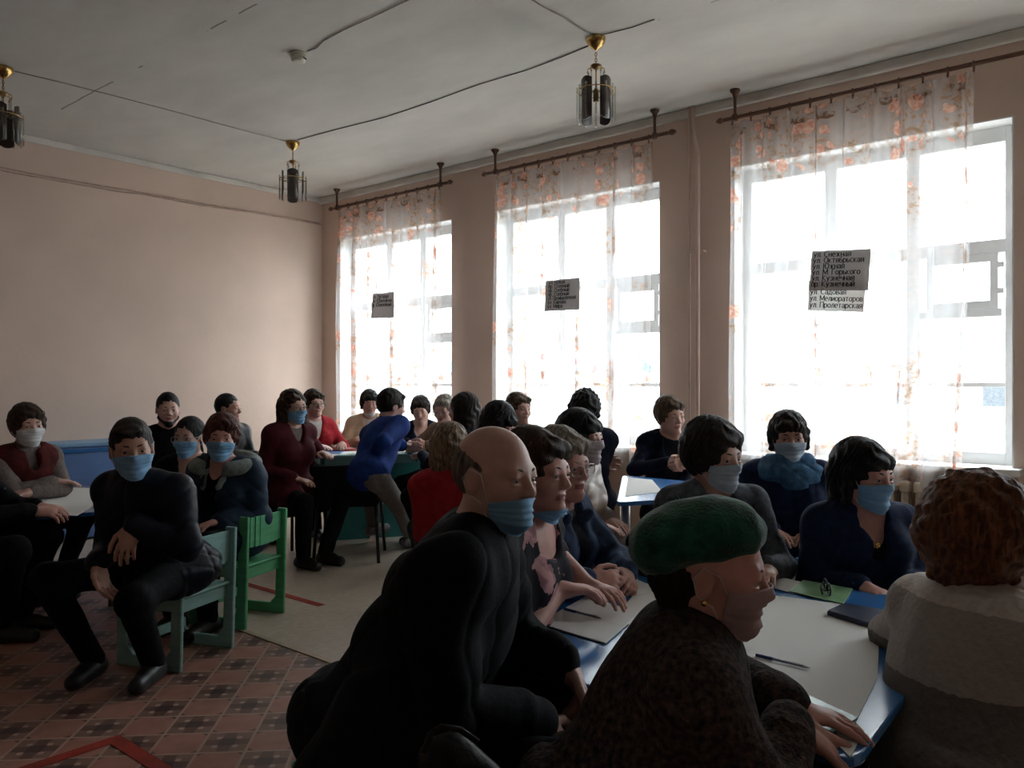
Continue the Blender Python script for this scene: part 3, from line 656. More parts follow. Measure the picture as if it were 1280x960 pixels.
    m2 = N(nt, 'ShaderNodeMixShader'); nt.links.new(math_n(nt, 'ADD', .30, math_n(nt, 'MULTIPLY', ink, .42)), m2.inputs[0]); nt.links.new(tr.outputs[0], m2.inputs[1]); nt.links.new(m1.outputs[0], m2.inputs[2])
    nt.links.new(m2.outputs[0], out.inputs[0]); return m
def mat_thin(name, col, trans, rough=.0, ior=1.45):
    """thin clear pane: passes light straight through, reflects at grazing angles"""
    m, nt, b, out = nodes_of(name); nt.nodes.remove(b)
    tr = N(nt, 'ShaderNodeBsdfTransparent'); tr.inputs[0].default_value = (*[c * trans for c in col], 1)
    gl = N(nt, 'ShaderNodeBsdfGlossy', Roughness=rough); gl.inputs[0].default_value = (1, 1, 1, 1); fr = N(nt, 'ShaderNodeFresnel', IOR=ior)
    mx = N(nt, 'ShaderNodeMixShader'); ge = N(nt, 'ShaderNodeNewGeometry'); nt.links.new(math_n(nt, 'MULTIPLY', fr.outputs[0], math_n(nt, 'SUBTRACT', 1., ge.outputs['Backfacing'])), mx.inputs[0]); nt.links.new(tr.outputs[0], mx.inputs[1]); nt.links.new(gl.outputs[0], mx.inputs[2])
    nt.links.new(mx.outputs[0], out.inputs[0]); return m
def mat_paper(name, col, trans=.35):
    m, nt, b, out = nodes_of(name); nt.nodes.remove(b)
    df = N(nt, 'ShaderNodeBsdfDiffuse'); df.inputs[0].default_value = (*col, 1); tl = N(nt, 'ShaderNodeBsdfTranslucent'); tl.inputs[0].default_value = (*col, 1)
    mx = N(nt, 'ShaderNodeMixShader'); mx.inputs[0].default_value = trans; nt.links.new(df.outputs[0], mx.inputs[1]); nt.links.new(tl.outputs[0], mx.inputs[2]); nt.links.new(mx.outputs[0], out.inputs[0]); return m
def mat_skin(name, col):
    m = pm(name, col, .48, .06, 26., .06, 160.); b = m.node_tree.nodes['Principled BSDF']; b.inputs['Specular IOR Level'].default_value = .35
    b.inputs['Subsurface Weight'].default_value = .0; return m
def mat_hair(name, col, rough=.5):
    return pm(name, col, rough, .35, 30., .55, 120., (3.2, 3.2, .5), spec=.2)
def mat_floral():
    m, nt, b, out = nodes_of('floral_blouse')
    tc = N(nt, 'ShaderNodeTexCoord'); vo = N(nt, 'ShaderNodeTexVoronoi', Scale=12.); no = N(nt, 'ShaderNodeTexNoise', Scale=26., Detail=3.)
    mx = N(nt, 'ShaderNodeMix', data_type='VECTOR'); mx.inputs[0].default_value = .06; nt.links.new(tc.outputs['Object'], mx.inputs[4]); nt.links.new(no.outputs['Color'], mx.inputs[5]); nt.links.new(tc.outputs['Object'], no.inputs['Vector']); nt.links.new(mx.outputs[1], vo.inputs['Vector'])
    fl = math_n(nt, 'LESS_THAN', vo.outputs['Distance'], .44); s = N(nt, 'ShaderNodeSeparateColor'); nt.links.new(vo.outputs['Color'], s.inputs[0])
    fl = math_n(nt, 'MULTIPLY', fl, math_n(nt, 'GREATER_THAN', s.outputs[0], .22))
    pk = mixc(nt, ramp(nt, no.outputs[0], .4, .6), (.55, .30, .30), (.30, .15, .17))
    nt.links.new(mixc(nt, fl, (.018, .016, .022), pk), b.inputs['Base Color']); b.inputs['Roughness'].default_value = .8; b.inputs['Specular IOR Level'].default_value = .12; return m
def mat_stripes():
    """off-white knit with broad grey bands across the back"""
    m, nt, b, out = nodes_of('banded_knit')
    tc = N(nt, 'ShaderNodeTexCoord'); s = N(nt, 'ShaderNodeSeparateXYZ'); nt.links.new(tc.outputs['Object'], s.inputs[0])
    no = N(nt, 'ShaderNodeTexNoise', Scale=70., Detail=2.); nt.links.new(tc.outputs['Object'], no.inputs['Vector'])
    z = math_n(nt, 'ADD', s.outputs[2], math_n(nt, 'MULTIPLY', math_n(nt, 'SUBTRACT', no.outputs[0], .5), .012))
    b1 = math_n(nt, 'MULTIPLY', math_n(nt, 'GREATER_THAN', z, .62), math_n(nt, 'LESS_THAN', z, .79)); b2 = math_n(nt, 'LESS_THAN', z, .62)
    c = mixc(nt, b1, (.60, .54, .49), (.36, .32, .29)); c = mixc(nt, b2, c, (.13, .115, .105)); c = mixc(nt, math_n(nt, 'MULTIPLY', ramp(nt, no.outputs[0], .35, .65), .25), c, (.22, .19, .17))
    nt.links.new(c, b.inputs['Base Color']); b.inputs['Roughness'].default_value = .9
    bp = N(nt, 'ShaderNodeBump', Strength=.5, Distance=.01); nt.links.new(no.outputs[0], bp.inputs['Height']); nt.links.new(bp.outputs[0], b.inputs['Normal']); return m
def mat_table_blue():
    m = pm('table_blue', (.035, .16, .42), .22, .06, 5., .03, 18.); return m
LIB = {
    'wall_unseen': lambda: pm('unseen_wall_fill_brown', (.46, .36, .29), .6, .12, 4., .1, 20., (6, 6, 1)),  # unseen walls; the panelling tone is invented to tune fill light near the camera
    'wall_peach': lambda: paint_wall('peach_wall_paint', (.66, .505, .42)), 'white_paint': lambda: pm('white_gloss_paint', (.84, .84, .83), .35, .04, 6.),
    'cornice': lambda: pm('whitewashed_cornice', (.66, .63, .58), .8, .08, 3., .2, 12.), 'tile': mat_floor_tile, 'lino': mat_lino, 'ceiling': mat_ceiling, 'curtain': mat_curtain,
    'glass': lambda: mat_thin('window_glass', (.97, 1, 1), .96), 'lens_glass': lambda: mat_thin('lens_glass', (1, 1, 1), .95), 'clear_rod': lambda: mat_thin('clear_rod_glass', (.95, .97, .96), .82, .02, 1.7),
    'smoked': lambda: pm('smoked_glass_panel', (.075, .062, .055), .18, .1, 5.), 'brass': lambda: pm('polished_brass', (.62, .40, .14), .25, .1, 8., metal=1.), 'brass_dark': lambda: pm('aged_brass', (.35, .21, .09), .35, .1, 8., metal=1.),
    'rod_wood': lambda: pm('dark_varnished_wood', (.13, .055, .03), .4, .25, 9., stretch=(8, 1, 8)), 'cable_dark': lambda: pm('dark_cable', (.07, .06, .055), .7), 'cable_pale': lambda: pm('painted_cable', (.50, .36, .29), .7), 'cable_grey': lambda: pm('grey_cable', (.36, .33, .29), .7),
    'pipe': lambda: pm('pipe_paint', (.62, .47, .39), .4, .05, 6.), 'radiator': lambda: pm('cream_radiator_paint', (.60, .50, .40), .4, .06, 6.), 'detector': lambda: pm('yellowed_plastic', (.60, .56, .46), .5, .05),
    'seam': lambda: pm('aluminium_strip', (.50, .40, .28), .4, .1, metal=.6), 'tape': lambda: pm('red_floor_tape', (.36, .038, .024), .5, .15, 10.),
    'mint': lambda: wood_grain_paint('mint_paint', (.27, .47, .44)), 'green': lambda: wood_grain_paint('green_paint', (.10, .40, .19)), 'chair_blue': lambda: wood_grain_paint('blue_chair_paint', (.03, .17, .33)),
    'bench_blue': lambda: pm('bench_blue_paint', (.12, .225, .50), .5, .08, 4.), 'bench_top': lambda: pm('bench_light_blue', (.20, .38, .60), .45, .08, 4.), 'table_blue': mat_table_blue, 'table_edge': lambda: pm('table_dark_edge', (.03, .07, .13), .35), 'teal': lambda: pm('teal_table_paint', (.05, .27, .27), .4, .08, 5.), 'teal_top': lambda: pm('pale_teal_laminate', (.22, .44, .44), .25, .05), 'steel': lambda: pm('steel_tube', (.35, .35, .36), .35, .05, metal=.9),
    'black_frame': lambda: pm('black_metal', (.012, .012, .013), .4), 'black_fabric': lambda: pm('black_upholstery', (.014, .013, .014), .85, .2, 60., .2, 150., spec=.12),
    'paper': lambda: mat_paper('white_paper', (.86, .85, .83), .08), 'paper_note': lambda: mat_paper('notice_paper', (.74, .72, .72), .16), 'paper_single': lambda: mat_paper('thin_notice_paper', (.78, .77, .75), .42), 'ink': lambda: pm('black_print', (.012, .012, .013), .8), 'green_book': lambda: pm('green_cover', (.22, .40, .20), .45, .1, 9.), 'green_gloss': lambda: pm('glossy_green_cover', (.16, .38, .28), .28, .25, 7.), 'blue_folder': lambda: pm('blue_plastic_folder', (.03, .20, .55), .3, .08), 'red_folder': lambda: pm('red_folder', (.40, .05, .06), .45, .1), 'navy_case': lambda: pm('navy_leatherette', (.015, .02, .06), .35, .2, 30., .1, 90.), 'dark_plastic': lambda: pm('dark_plastic', (.015, .015, .02), .3), 'pen_clear': lambda: mat_thin('clear_pen_barrel', (.9, .93, .95), .75, .05, 1.6), 'pen_ink': lambda: pm('blue_ink', (.02, .03, .15), .4), 'line_print': lambda: pm('grey_print', (.28, .28, .32), .8),
    'skin_fair': lambda: mat_skin('skin_fair', SKIN['fair']), 'skin_tan': lambda: mat_skin('skin_tan', SKIN['tan']), 'skin_rosy': lambda: mat_skin('skin_rosy', SKIN['rosy']), 'lip': lambda: pm('lip_skin', (.36, .13, .11), .4, .08, 40.), 'eye_white': lambda: pm('eye_white', (.40, .37, .34), .3, .03), 'iris': lambda: pm('dark_iris', (.03, .02, .015), .15),
    'hair_brown': lambda: mat_hair('brown_hair', (.055, .030, .018)), 'hair_dark': lambda: mat_hair('dark_brown_hair', (.022, .014, .011)), 'hair_black': lambda: mat_hair('black_hair', (.009, .008, .009)), 'hair_auburn': lambda: mat_hair('auburn_hair', (.085, .022, .014)), 'hair_chestnut': lambda: mat_hair('chestnut_hair', (.17, .065, .028), .5), 'hair_gray': lambda: mat_hair('grey_blond_hair', (.30, .26, .21), .5), 'hair_blond': lambda: mat_hair('ash_blond_hair', (.27, .19, .12), .5), 'hair_light': lambda: mat_hair('light_brown_hair', (.12, .072, .042)), 'hair_stubble': lambda: mat_hair('cropped_grey_hair', (.17, .125, .10), .7),
    'mask_blue': lambda: pm('blue_mask_fabric', (.20, .40, .62), .8, .05, 30., .1, 200.), 'mask_white': lambda: pm('white_mask_fabric', (.66, .66, .66), .8, .04, 30., .1, 200.), 'mask_pale_blue': lambda: pm('pale_blue_mask_fabric', (.38, .47, .56), .8, .05, 30., .1, 200.), 'mask_pale': lambda: pm('pale_pink_mask_fabric', (.46, .38, .40), .75, .05, 30., .1, 200.), 'mask_pink': lambda: pm('thin_grey_pink_mask', (.40, .29, .29), .7, .05, 30., .1, 200.), 'elastic': lambda: pm('white_elastic', (.62, .60, .60), .7),
    'cloth_black': lambda: pm('black_cloth', (.0065, .0065, .008), .85, .25, 40., .15, 120., spec=.12), 'cloth_navy': lambda: pm('navy_cloth', (.008, .011, .026), .85, .2, 40., .15, 120., spec=.12), 'cloth_navy2': lambda: pm('navy_jersey', (.012, .022, .060), .85, .2, 40., .15, 120., spec=.12), 'jacket_dark': lambda: pm('dark_blue_shell', (.009, .011, .020), .5, .2, 14., .12, 60., spec=.12), 'jacket_teal': lambda: pm('dark_teal_parka', (.018, .034, .060), .6, .2, 14., .15, 60., spec=.12), 'lining_grey': lambda: pm('grey_green_lining', (.20, .24, .23), .9, .15, 60., .3, 120.), 'denim': lambda: pm('blue_denim', (.045, .075, .15), .85, .25, 26., .25, 220., spec=.12), 'denim_grey': lambda: pm('grey_denim', (.085, .095, .115), .85, .3, 26., .3, 220., spec=.12), 'burgundy': lambda: pm('burgundy_coat', (.075, .011, .017), .8, .2, 18., .15, 100., spec=.12), 'vest_red': lambda: pm('burgundy_vest', (.115, .020, .018), .9, .35, 20., .3, 90., col2=(.05, .012, .012), spec=.12), 'knit_grey': lambda: pm('grey_knit', (.20, .165, .15), .95, .12, 60., .35, 160., spec=.12), 'red': lambda: pm('red_wool', (.36, .022, .030), .85, .12, 30., .2, 100., spec=.12), 'cream': lambda: pm('cream_jacket', (.60, .47, .33), .8, .08, 20., .1, 90., spec=.12), 'royal': lambda: pm('royal_blue_fleece', (.018, .050, .23), .8, .15, 16., .1, 60., spec=.12), 'grey_trouser': lambda: pm('grey_trouser', (.19, .165, .155), .85, .1, 30., .15, 120., spec=.12), 'beige': lambda: pm('beige_cardigan', (.27, .19, .135), .9, .12, 40., .3, 120., spec=.12), 'white_knit': lambda: pm('white_knit', (.58, .54, .50), .9, .06, 60., .3, 160., spec=.12), 'puffer': lambda: pm('taupe_puffer', (.30, .215, .17), .45, .12, 10., .1, 50.), 'tweed': lambda: pm('dark_tweed', (.085, .058, .046), .95, .3, 75., .6, 110., col2=(.013, .012, .015), spec=.12), 'scarf_blue': lambda: pm('blue_scarf', (.06, .15, .27), .9, .2, 30., .3, 110., spec=.12), 'lilac': lambda: pm('lilac_blouse', (.34, .25, .28), .8, .08, 30.), 'floral': mat_floral, 'banded': mat_stripes, 'beret': lambda: pm('green_felt', (.012, .085, .055), .95, .25, 30., .4, 140., sheen=.3, spec=.12), 'shoe_black': lambda: pm('black_shoe', (.012, .011, .011), .45, .2, 10.), 'shoe_grey': lambda: pm('grey_trainer', (.36, .35, .35), .6, .25, 22., col2=(.12, .12, .13)), 'leather': lambda: pm('black_leather', (.009, .008, .008), .42, .2, 12., .3, 40., spec=.2), 'gold': lambda: pm('gold', (.85, .55, .18), .22, metal=1.),
    'snow': lambda: pm('thawing_ground', (.36, .35, .33), .95, .15, .25), 'far_wall': lambda: pm('pale_house_wall', (.52, .50, .48), .9), 'far_roof': lambda: pm('blue_roof', (.10, .22, .36), .7), 'far_fence': lambda: pm('grey_fence', (.42, .40, .38), .9), 'bark': lambda: pm('bare_branches', (.22, .20, .18), .95), 'far_glass': lambda: pm('far_window', (.08, .09, .10), .3),
}
_L = {}
def MAT(n):
    if n not in _L: _L[n] = LIB[n]()
    return _L[n]

# ------------------------------------------------------------------ room shell
OPEN = [(.811, 2.578), (3.19, 4.90), (5.465, 7.19), (-1.56, .20)]                     # window openings along the right-hand wall
SILL, HEAD = .80, 2.90
def struct(o): o['kind'] = 'structure'; return o
T = .42
struct(boxes('floor', [((LEFT_X / 2 + 2.35 / 2, (BACK_Y + REAR_Y) / 2, -.06), (2.35 - LEFT_X, BACK_Y - REAR_Y, .12))], MAT('tile'), bev=0))
struct(boxes('floor', [((2.35 / 2 + WIN_X / 2, (BACK_Y + REAR_Y) / 2, -.06), (WIN_X - 2.35, BACK_Y - REAR_Y, .12))], MAT('lino'), bev=0))
struct(boxes('trim_1', [((2.35, (BACK_Y + REAR_Y) / 2, .002), (.03, BACK_Y - REAR_Y, .006))], MAT('seam'), bev=.002))
struct(boxes('ceiling', [(((LEFT_X + WIN_X) / 2, (BACK_Y + REAR_Y) / 2, ROOM_H + .06), (WIN_X - LEFT_X + 2 * T, BACK_Y - REAR_Y + 2 * T, .12))], MAT('ceiling'), bev=0))
struct(boxes('wall_back', [(((LEFT_X + WIN_X) / 2, BACK_Y + T / 2, ROOM_H / 2), (WIN_X - LEFT_X + 2 * T, T, ROOM_H))], MAT('wall_peach'), bev=0))
struct(boxes('wall_left', [((LEFT_X - T / 2, (BACK_Y + REAR_Y) / 2, ROOM_H / 2), (T, BACK_Y - REAR_Y, ROOM_H))], MAT('wall_unseen'), bev=0))
struct(boxes('wall_front', [(((LEFT_X + WIN_X) / 2, REAR_Y - T / 2, ROOM_H / 2), (WIN_X - LEFT_X + 2 * T, T, ROOM_H))], MAT('wall_unseen'), bev=0))
ys = [REAR_Y] + sorted(v for o in OPEN for v in o) + [BACK_Y]; seg = []
for i in range(0, len(ys), 2): seg.append(((WIN_X + T / 2, (ys[i] + ys[i + 1]) / 2, ROOM_H / 2), (T, ys[i + 1] - ys[i], ROOM_H)))
for a, b in OPEN:
    seg.append(((WIN_X + T / 2, (a + b) / 2, SILL / 2), (T, b - a, SILL))); seg.append(((WIN_X + T / 2, (a + b) / 2, (HEAD + ROOM_H) / 2), (T, b - a, ROOM_H - HEAD)))
struct(boxes('wall_right', seg, MAT('wall_peach'), bev=0))
struct(boxes('trim_2', [((WIN_X - .022, (BACK_Y + REAR_Y) / 2, ROOM_H - .035), (.045, BACK_Y - REAR_Y, .07))], MAT('cornice'), bev=.015))
struct(boxes('trim_3', [(((LEFT_X + WIN_X) / 2, BACK_Y - .015, ROOM_H - .028), (WIN_X - LEFT_X, .03, .055))], MAT('cornice'), bev=.012))
struct(boxes('baseboard_back', [(((LEFT_X + WIN_X) / 2, BACK_Y - .012, .04), (WIN_X - LEFT_X, .024, .08))], MAT('pipe')))
struct(boxes('baseboard_right', [((WIN_X - .012, (BACK_Y + REAR_Y) / 2, .04), (.024, BACK_Y - REAR_Y, .08))], MAT('pipe')))

def window(k, y0, y1):
    """white painted wooden window: three lights, a transom, a hinged vent pane on the right"""
    X = WIN_X + .20; d = .07; w = y1 - y0; h = HEAD - SILL
    w0 = empty('window_%d' % k, (X, (y0 + y1) / 2, SILL)); struct(w0)
    Wd = lambda f: y1 - f * w - (y0 + y1) / 2                           # fraction from the left as seen from the room
    zb, zt, zm = .10, h - .10, .98 * h * .62 + .22
    zm = 1.36; zl = .50
    fr = [((0, 0, .04), (d, w, .08)), ((0, 0, h - .05), (d, w, .10)), ((0, w / 2 - .035, h / 2), (d + .006, .07, h - .004)), ((0, .035 - w / 2, h / 2), (d + .006, .07, h - .004)), ((0, 0, zm), (d - .006, w - .01, .085))]
    for f in (.365, .665): fr.append(((0, Wd(f), h / 2), (d + .003, .085, h - .008)))
    boxes('frame', fr, MAT('white_paint'), w0, .006)
    bars = [((.01, 0, zl), (.035, w * .92, .03))]
    boxes('glazing_bar', bars, MAT('white_paint'), w0, .004)
    zf = .98
    vent = boxes('vent_sash', [((-.03, Wd(.825), zm - .07), (.036, .22 * w, .05)), ((-.03, Wd(.825), zf + .02), (.036, .22 * w, .05)), ((-.03, Wd(.722), (zm + zf) / 2 - .025), (.042, .04, zm - zf - .038)), ((-.03, Wd(.928), (zm + zf) / 2 - .025), (.042, .045, zm - zf - .038)), ((0, Wd(.81), zf - .03), (d - .012, .28 * w, .05))], MAT('white_paint'), w0, .005)
    for zz in (zm - .12, zf + .10): boxes('hinge', [((-.057, Wd(.945), zz), (.012, .05, .035))], MAT('white_paint'), vent, .003)
    boxes('pane', [((.012, 0, h / 2), (.004, w * .94, h - .12))], MAT('glass'), w0, 0)
    boxes('sill', [((-.178, 0, -.015), (.285, w + .10, .04))], MAT('white_paint'), w0, .008)
    rv = [((-.10, w / 2 - .004, h / 2), (.20, .008, h)), ((-.10, -w / 2 + .004, h / 2), (.20, .008, h)), ((-.10, 0, h - .004), (.20, w, .008))]
    boxes('reveal', rv, MAT('white_paint'), w0, 0)
for k, (a, b) in enumerate(OPEN): window(k + 1, a, b)

# ------------------------------------------------------------------ curtains and rods
ROD_X, ROD_Z = 5.42, 3.20
def curtain_rod(ya, yb, brs, label):
    r = empty('curtain_rod', (ROD_X, (ya + yb) / 2, ROD_Z)); tag(r, label, 'curtain rod', 'curtain rods over the windows'); L = (yb - ya) / 2
    tube('rod', [(0, -L, 0), (0, L, 0)], .014, MAT('rod_wood'), r, 10)
    for s in (-1, 1): lathe('finial', [(.010, 0), (.020, .012), (.024, .03), (.014, .05), (.005, .062)], MAT('rod_wood'), r, n=12).matrix_basis = Matrix.Translation((0, s * L, 0)) @ Matrix.Rotation(-s * PI / 2, 4, 'X')
    for y in brs:
        bm = bmesh.new(); add_lathe(bm, [(.036, ROOM_H - ROD_Z - .001), (.036, ROOM_H - ROD_Z - .012), (.020, ROOM_H - ROD_Z - .03), (.011, ROOM_H - ROD_Z - .06), (.011, .03), (.02, .018), (.021, -.02), (.01, -.024)], (0, y - (ya + yb) / 2, 0), 12)
        bmesh.ops.recalc_face_normals(bm, faces=bm.faces); bm_obj('ceiling_bracket', bm, MAT('rod_wood'), r)
    return r
def curtain(ya, yb, zb, seed, label, rod, nr, sweep=0.0):
    """one sheer length hung from rings: ya right, yb left edge; deep irregular folds, some lapping over"""
    rnd = random.Random(seed); w = yb - ya; nu, nv = 320, 44; Lc = w * 1.55
    ph = [rnd.uniform(0, 6.28) for _ in range(6)]; fr = [rnd.uniform(.8, 1.2) for _ in range(6)]
    V = []; UV = []; zt = ROD_Z - .035
    for i in range(nu + 1):
        s = i / nu
        for j in range(nv + 1):
            v = j / nv; z = zt + (zb - zt) * v
            a = 2 * PI * s
            amp = .018 + .020 * min(1, v * 3)
            wob = math.sin(a * 11 * fr[0] + ph[0] + .5 * math.sin(v * 2.2 + ph[3])); w2 = math.sin(a * 23 * fr[1] + ph[1] + .9 * v)
            x = amp * (.75 * wob + .4 * w2)
            lap = (.030 + .012 * math.sin(a * 2 + ph[2])) * math.cos(a * 11 * fr[0] + ph[0] + .4 + .5 * math.sin(v * 2.2 + ph[3])) * (.55 + .45 * min(1, v * 2.5))
            y = yb - s * w + lap + sweep * v * v * s + .018 * math.sin(v * 5 + ph[4] + a) * v
            zz = z + (.012 * math.sin(a * 9 + ph[5]) + .035 * math.sin(a * 1.2 + ph[2])) * (v ** 3) - (.012 * (1 - abs(math.cos(PI * s * nr))) if j == 0 else 0)
            V.append((x, y - (ya + yb) / 2, zz)); UV.append((s * Lc, z))
    g = lambda i, j: i * (nv + 1) + j
    Q = [(g(i, j), g(i, j + 1), g(i + 1, j + 1), g(i + 1, j)) for i in range(nu) for j in range(nv)]
    root = empty('curtain', (ROD_X, (ya + yb) / 2, 0)); tag(root, label, 'curtain', 'sheer floral curtains')
    o = new_mesh('voile', V, Q, MAT('curtain'), root); uvl = o.data.uv_layers.new(name='UVMap')
    li = np.empty(len(o.data.loops), dtype=np.int32); o.data.loops.foreach_get('vertex_index', li); uvl.data.foreach_set('uv', np.asarray(UV, dtype=f32)[li].ravel())
    ctr = (ya + yb) / 2
    for k in range(nr + 1):
        y = yb - .02 - (w - .04) * k / nr - ctr
        pts = [(.021 * math.sin(2 * PI * q / 16), y, ROD_Z + .021 * math.cos(2 * PI * q / 16) - .004) for q in range(16)]
        tube('ring', pts, .0042, MAT('rod_wood'), root, 6, True)
        boxes('clip', [((0, y, ROD_Z - .036), (.008, .012, .024))], MAT('rod_wood'), root, .002)
curtain_rod(.62, 2.575, (.70, 2.49), 'dark wooden curtain rod above the big window beside the heating pipe')
curtain_rod(3.02, 4.86, (3.14, 4.76), 'dark wooden curtain rod over the middle window')
curtain_rod(5.35, 7.10, (5.45, 7.02), 'dark wooden curtain rod over the window next to the corner')
curtain(.97, 2.53, .64, 3, 'sheer floral curtain at the big window, carrying the tall two-page street notice', None, 11, .05)
curtain(3.17, 4.75, .66, 5, 'sheer floral curtain on the middle window with a seven-line notice', None, 10, .0)
curtain(5.45, 7.00, .66, 9, 'sheer floral curtain at the window next to the room corner', None, 10, .0)

# ------------------------------------------------------------------ paper notices on the curtains
NX = 5.345
def _arc(cx, cy, rx, ry, a0, a1, n=12): return [(cx + rx * math.cos(math.radians(a0 + (a1 - a0) * k / n)), cy + ry * math.sin(math.radians(a0 + (a1 - a0) * k / n))) for k in range(n + 1)]
def _v(x, h=.7): return [(x, 0), (x, h)]
GLYPH = {                                                               # strokes of the printed letters: cap height 1, small letters .7
    'у': (.48, [[(0, .7), (.24, .08)], [(.47, .7), (.2, .0), (.1, -.22), (0, -.24)]]), 'л': (.46, [[(0, 0), (.08, .06), (.15, .7), (.45, .7), (.45, 0)]]), '.': (.12, [[(.03, .03), (.07, .03)]]),
    'С': (.62, [_arc(.34, .5, .34, .5, 50, 310, 16)]), 'с': (.46, [_arc(.25, .35, .25, .35, 50, 310)]), 'н': (.46, [_v(0), _v(.45), [(0, .36), (.45, .36)]]), 'е': (.48, [[(.02, .38), (.48, .38)] + _arc(.25, .35, .24, .35, 5, 310, 14)]),
    'ж': (.70, [_v(.35), [(0, .7), (.33, .36), (0, 0)], [(.7, .7), (.37, .36), (.7, 0)]]), 'а': (.44, [_arc(.2, .2, .2, .2, 0, 360), [(.44, 0), (.42, .5)] + _arc(.22, .5, .2, .2, 0, 150, 8)]), 'я': (.44, [_v(.43), [(.43, .7)] + _arc(.2, .51, .18, .19, 90, 270, 8) + [(.43, .32)], [(.2, .32), (0, 0)]]),
    'О': (.70, [_arc(.35, .5, .35, .5, 0, 360, 18)]), 'о': (.50, [_arc(.25, .35, .25, .35, 0, 360, 14)]), 'к': (.44, [_v(0), [(.42, .7), (.02, .36), (.44, 0)]]), 'К': (.58, [_v(0, 1), [(.55, 1), (.03, .5), (.58, 0)]]), 'т': (.48, [_v(.24), [(0, .7), (.48, .7)]]),
    'б': (.50, [_arc(.25, .28, .24, .28, 0, 360, 14), [(.01, .28), (.06, .75), (.25, .9), (.45, .98)]]), 'р': (.48, [[(0, -.27), (0, .7)], _arc(.24, .35, .24, .35, 0, 360, 14)]), 'ь': (.40, [_v(0), [(0, .39), (.2, .39)] + _arc(.2, .195, .2, .195, 90, -90, 8) + [(0, 0)]]),
    'ы': (.58, [_v(0), [(0, .39), (.17, .39)] + _arc(.17, .195, .18, .195, 90, -90, 8) + [(0, 0)], _v(.57)]), 'Ю': (.95, [_v(0, 1), [(0, .5), (.27, .5)], _arc(.61, .5, .34, .5, 0, 360, 18)]), 'М': (.80, [[(0, 0), (0, 1), (.4, .15), (.8, 1), (.8, 0)]]), 'Г': (.50, [[(0, 0), (0, 1), (.5, 1)]]), 'г': (.36, [[(0, 0), (0, .7), (.36, .7)]]),
    'з': (.40, [_arc(.18, .52, .19, .18, 150, -90, 8), _arc(.18, .17, .21, .18, 90, -150, 8)]), 'ч': (.42, [[(0, .7), (0, .42), (.1, .32), (.42, .34)], _v(.42)]), 'п': (.44, [[(0, 0), (0, .7), (.44, .7), (.44, 0)]]), 'П': (.62, [[(0, 0), (0, 1), (.62, 1), (.62, 0)]]), 'и': (.46, [_v(0), _v(.46), [(0, 0), (.46, .7)]]), 'й': (.46, [_v(0), _v(.46), [(0, 0), (.46, .7)], _arc(.23, .96, .12, .10, 180, 360, 6)]),
    'д': (.52, [[(0, -.16), (0, 0), (.52, 0), (.52, -.16)], [(.08, 0), (.17, .7), (.44, .7), (.44, 0)]]), 'в': (.42, [_v(0), [(0, .7)] + _arc(.2, .53, .17, .17, 90, -90, 8) + [(0, .36)], [(.2, .36)] + _arc(.2, .18, .21, .18, 90, -90, 8) + [(0, 0)]]), 'ш': (.66, [_v(0), _v(.33), _v(.66), [(0, 0), (.66, 0)]]), 'м': (.56, [[(0, 0), (.03, .7), (.28, .1), (.53, .7), (.56, 0)]]), 'Н': (.6, [_v(0, 1), _v(.6, 1), [(0, .5), (.6, .5)]]), 'Л': (.62, [[(0, 0), (.08, .06), (.2, 1), (.62, 1), (.62, 0)]]),
}
def printed_line(text, size, weight=.145):
    """one line of bold printed letters as a flat mesh in the xy plane; returns (bmesh, width)"""
    bm = bmesh.new(); x = 0.0; k = 0
    for ch in text:
        if ch == ' ': x += .34; continue
        w, strokes = GLYPH[ch]
        for st in strokes:
            for a, b in zip(st, st[1:]):
                a2, b2 = Vector((a[0] + x, a[1], 0)) * size, Vector((b[0] + x, b[1], 0)) * size; d = b2 - a2
                if d.length < 1e-6: continue
                steep = abs(d.y) > abs(d.x) * 1.2; k += 1
                add_box(bm, (a2 + b2) / 2 + Vector((0, 0, .00002 * (k % 7))), (d.length + weight * size * .5, weight * size * (1.15 if steep else .75), .0005), Matrix.Rotation(math.atan2(d.y, d.x), 3, 'Z'), 0)
        x += w + .19
    return bm, x * size
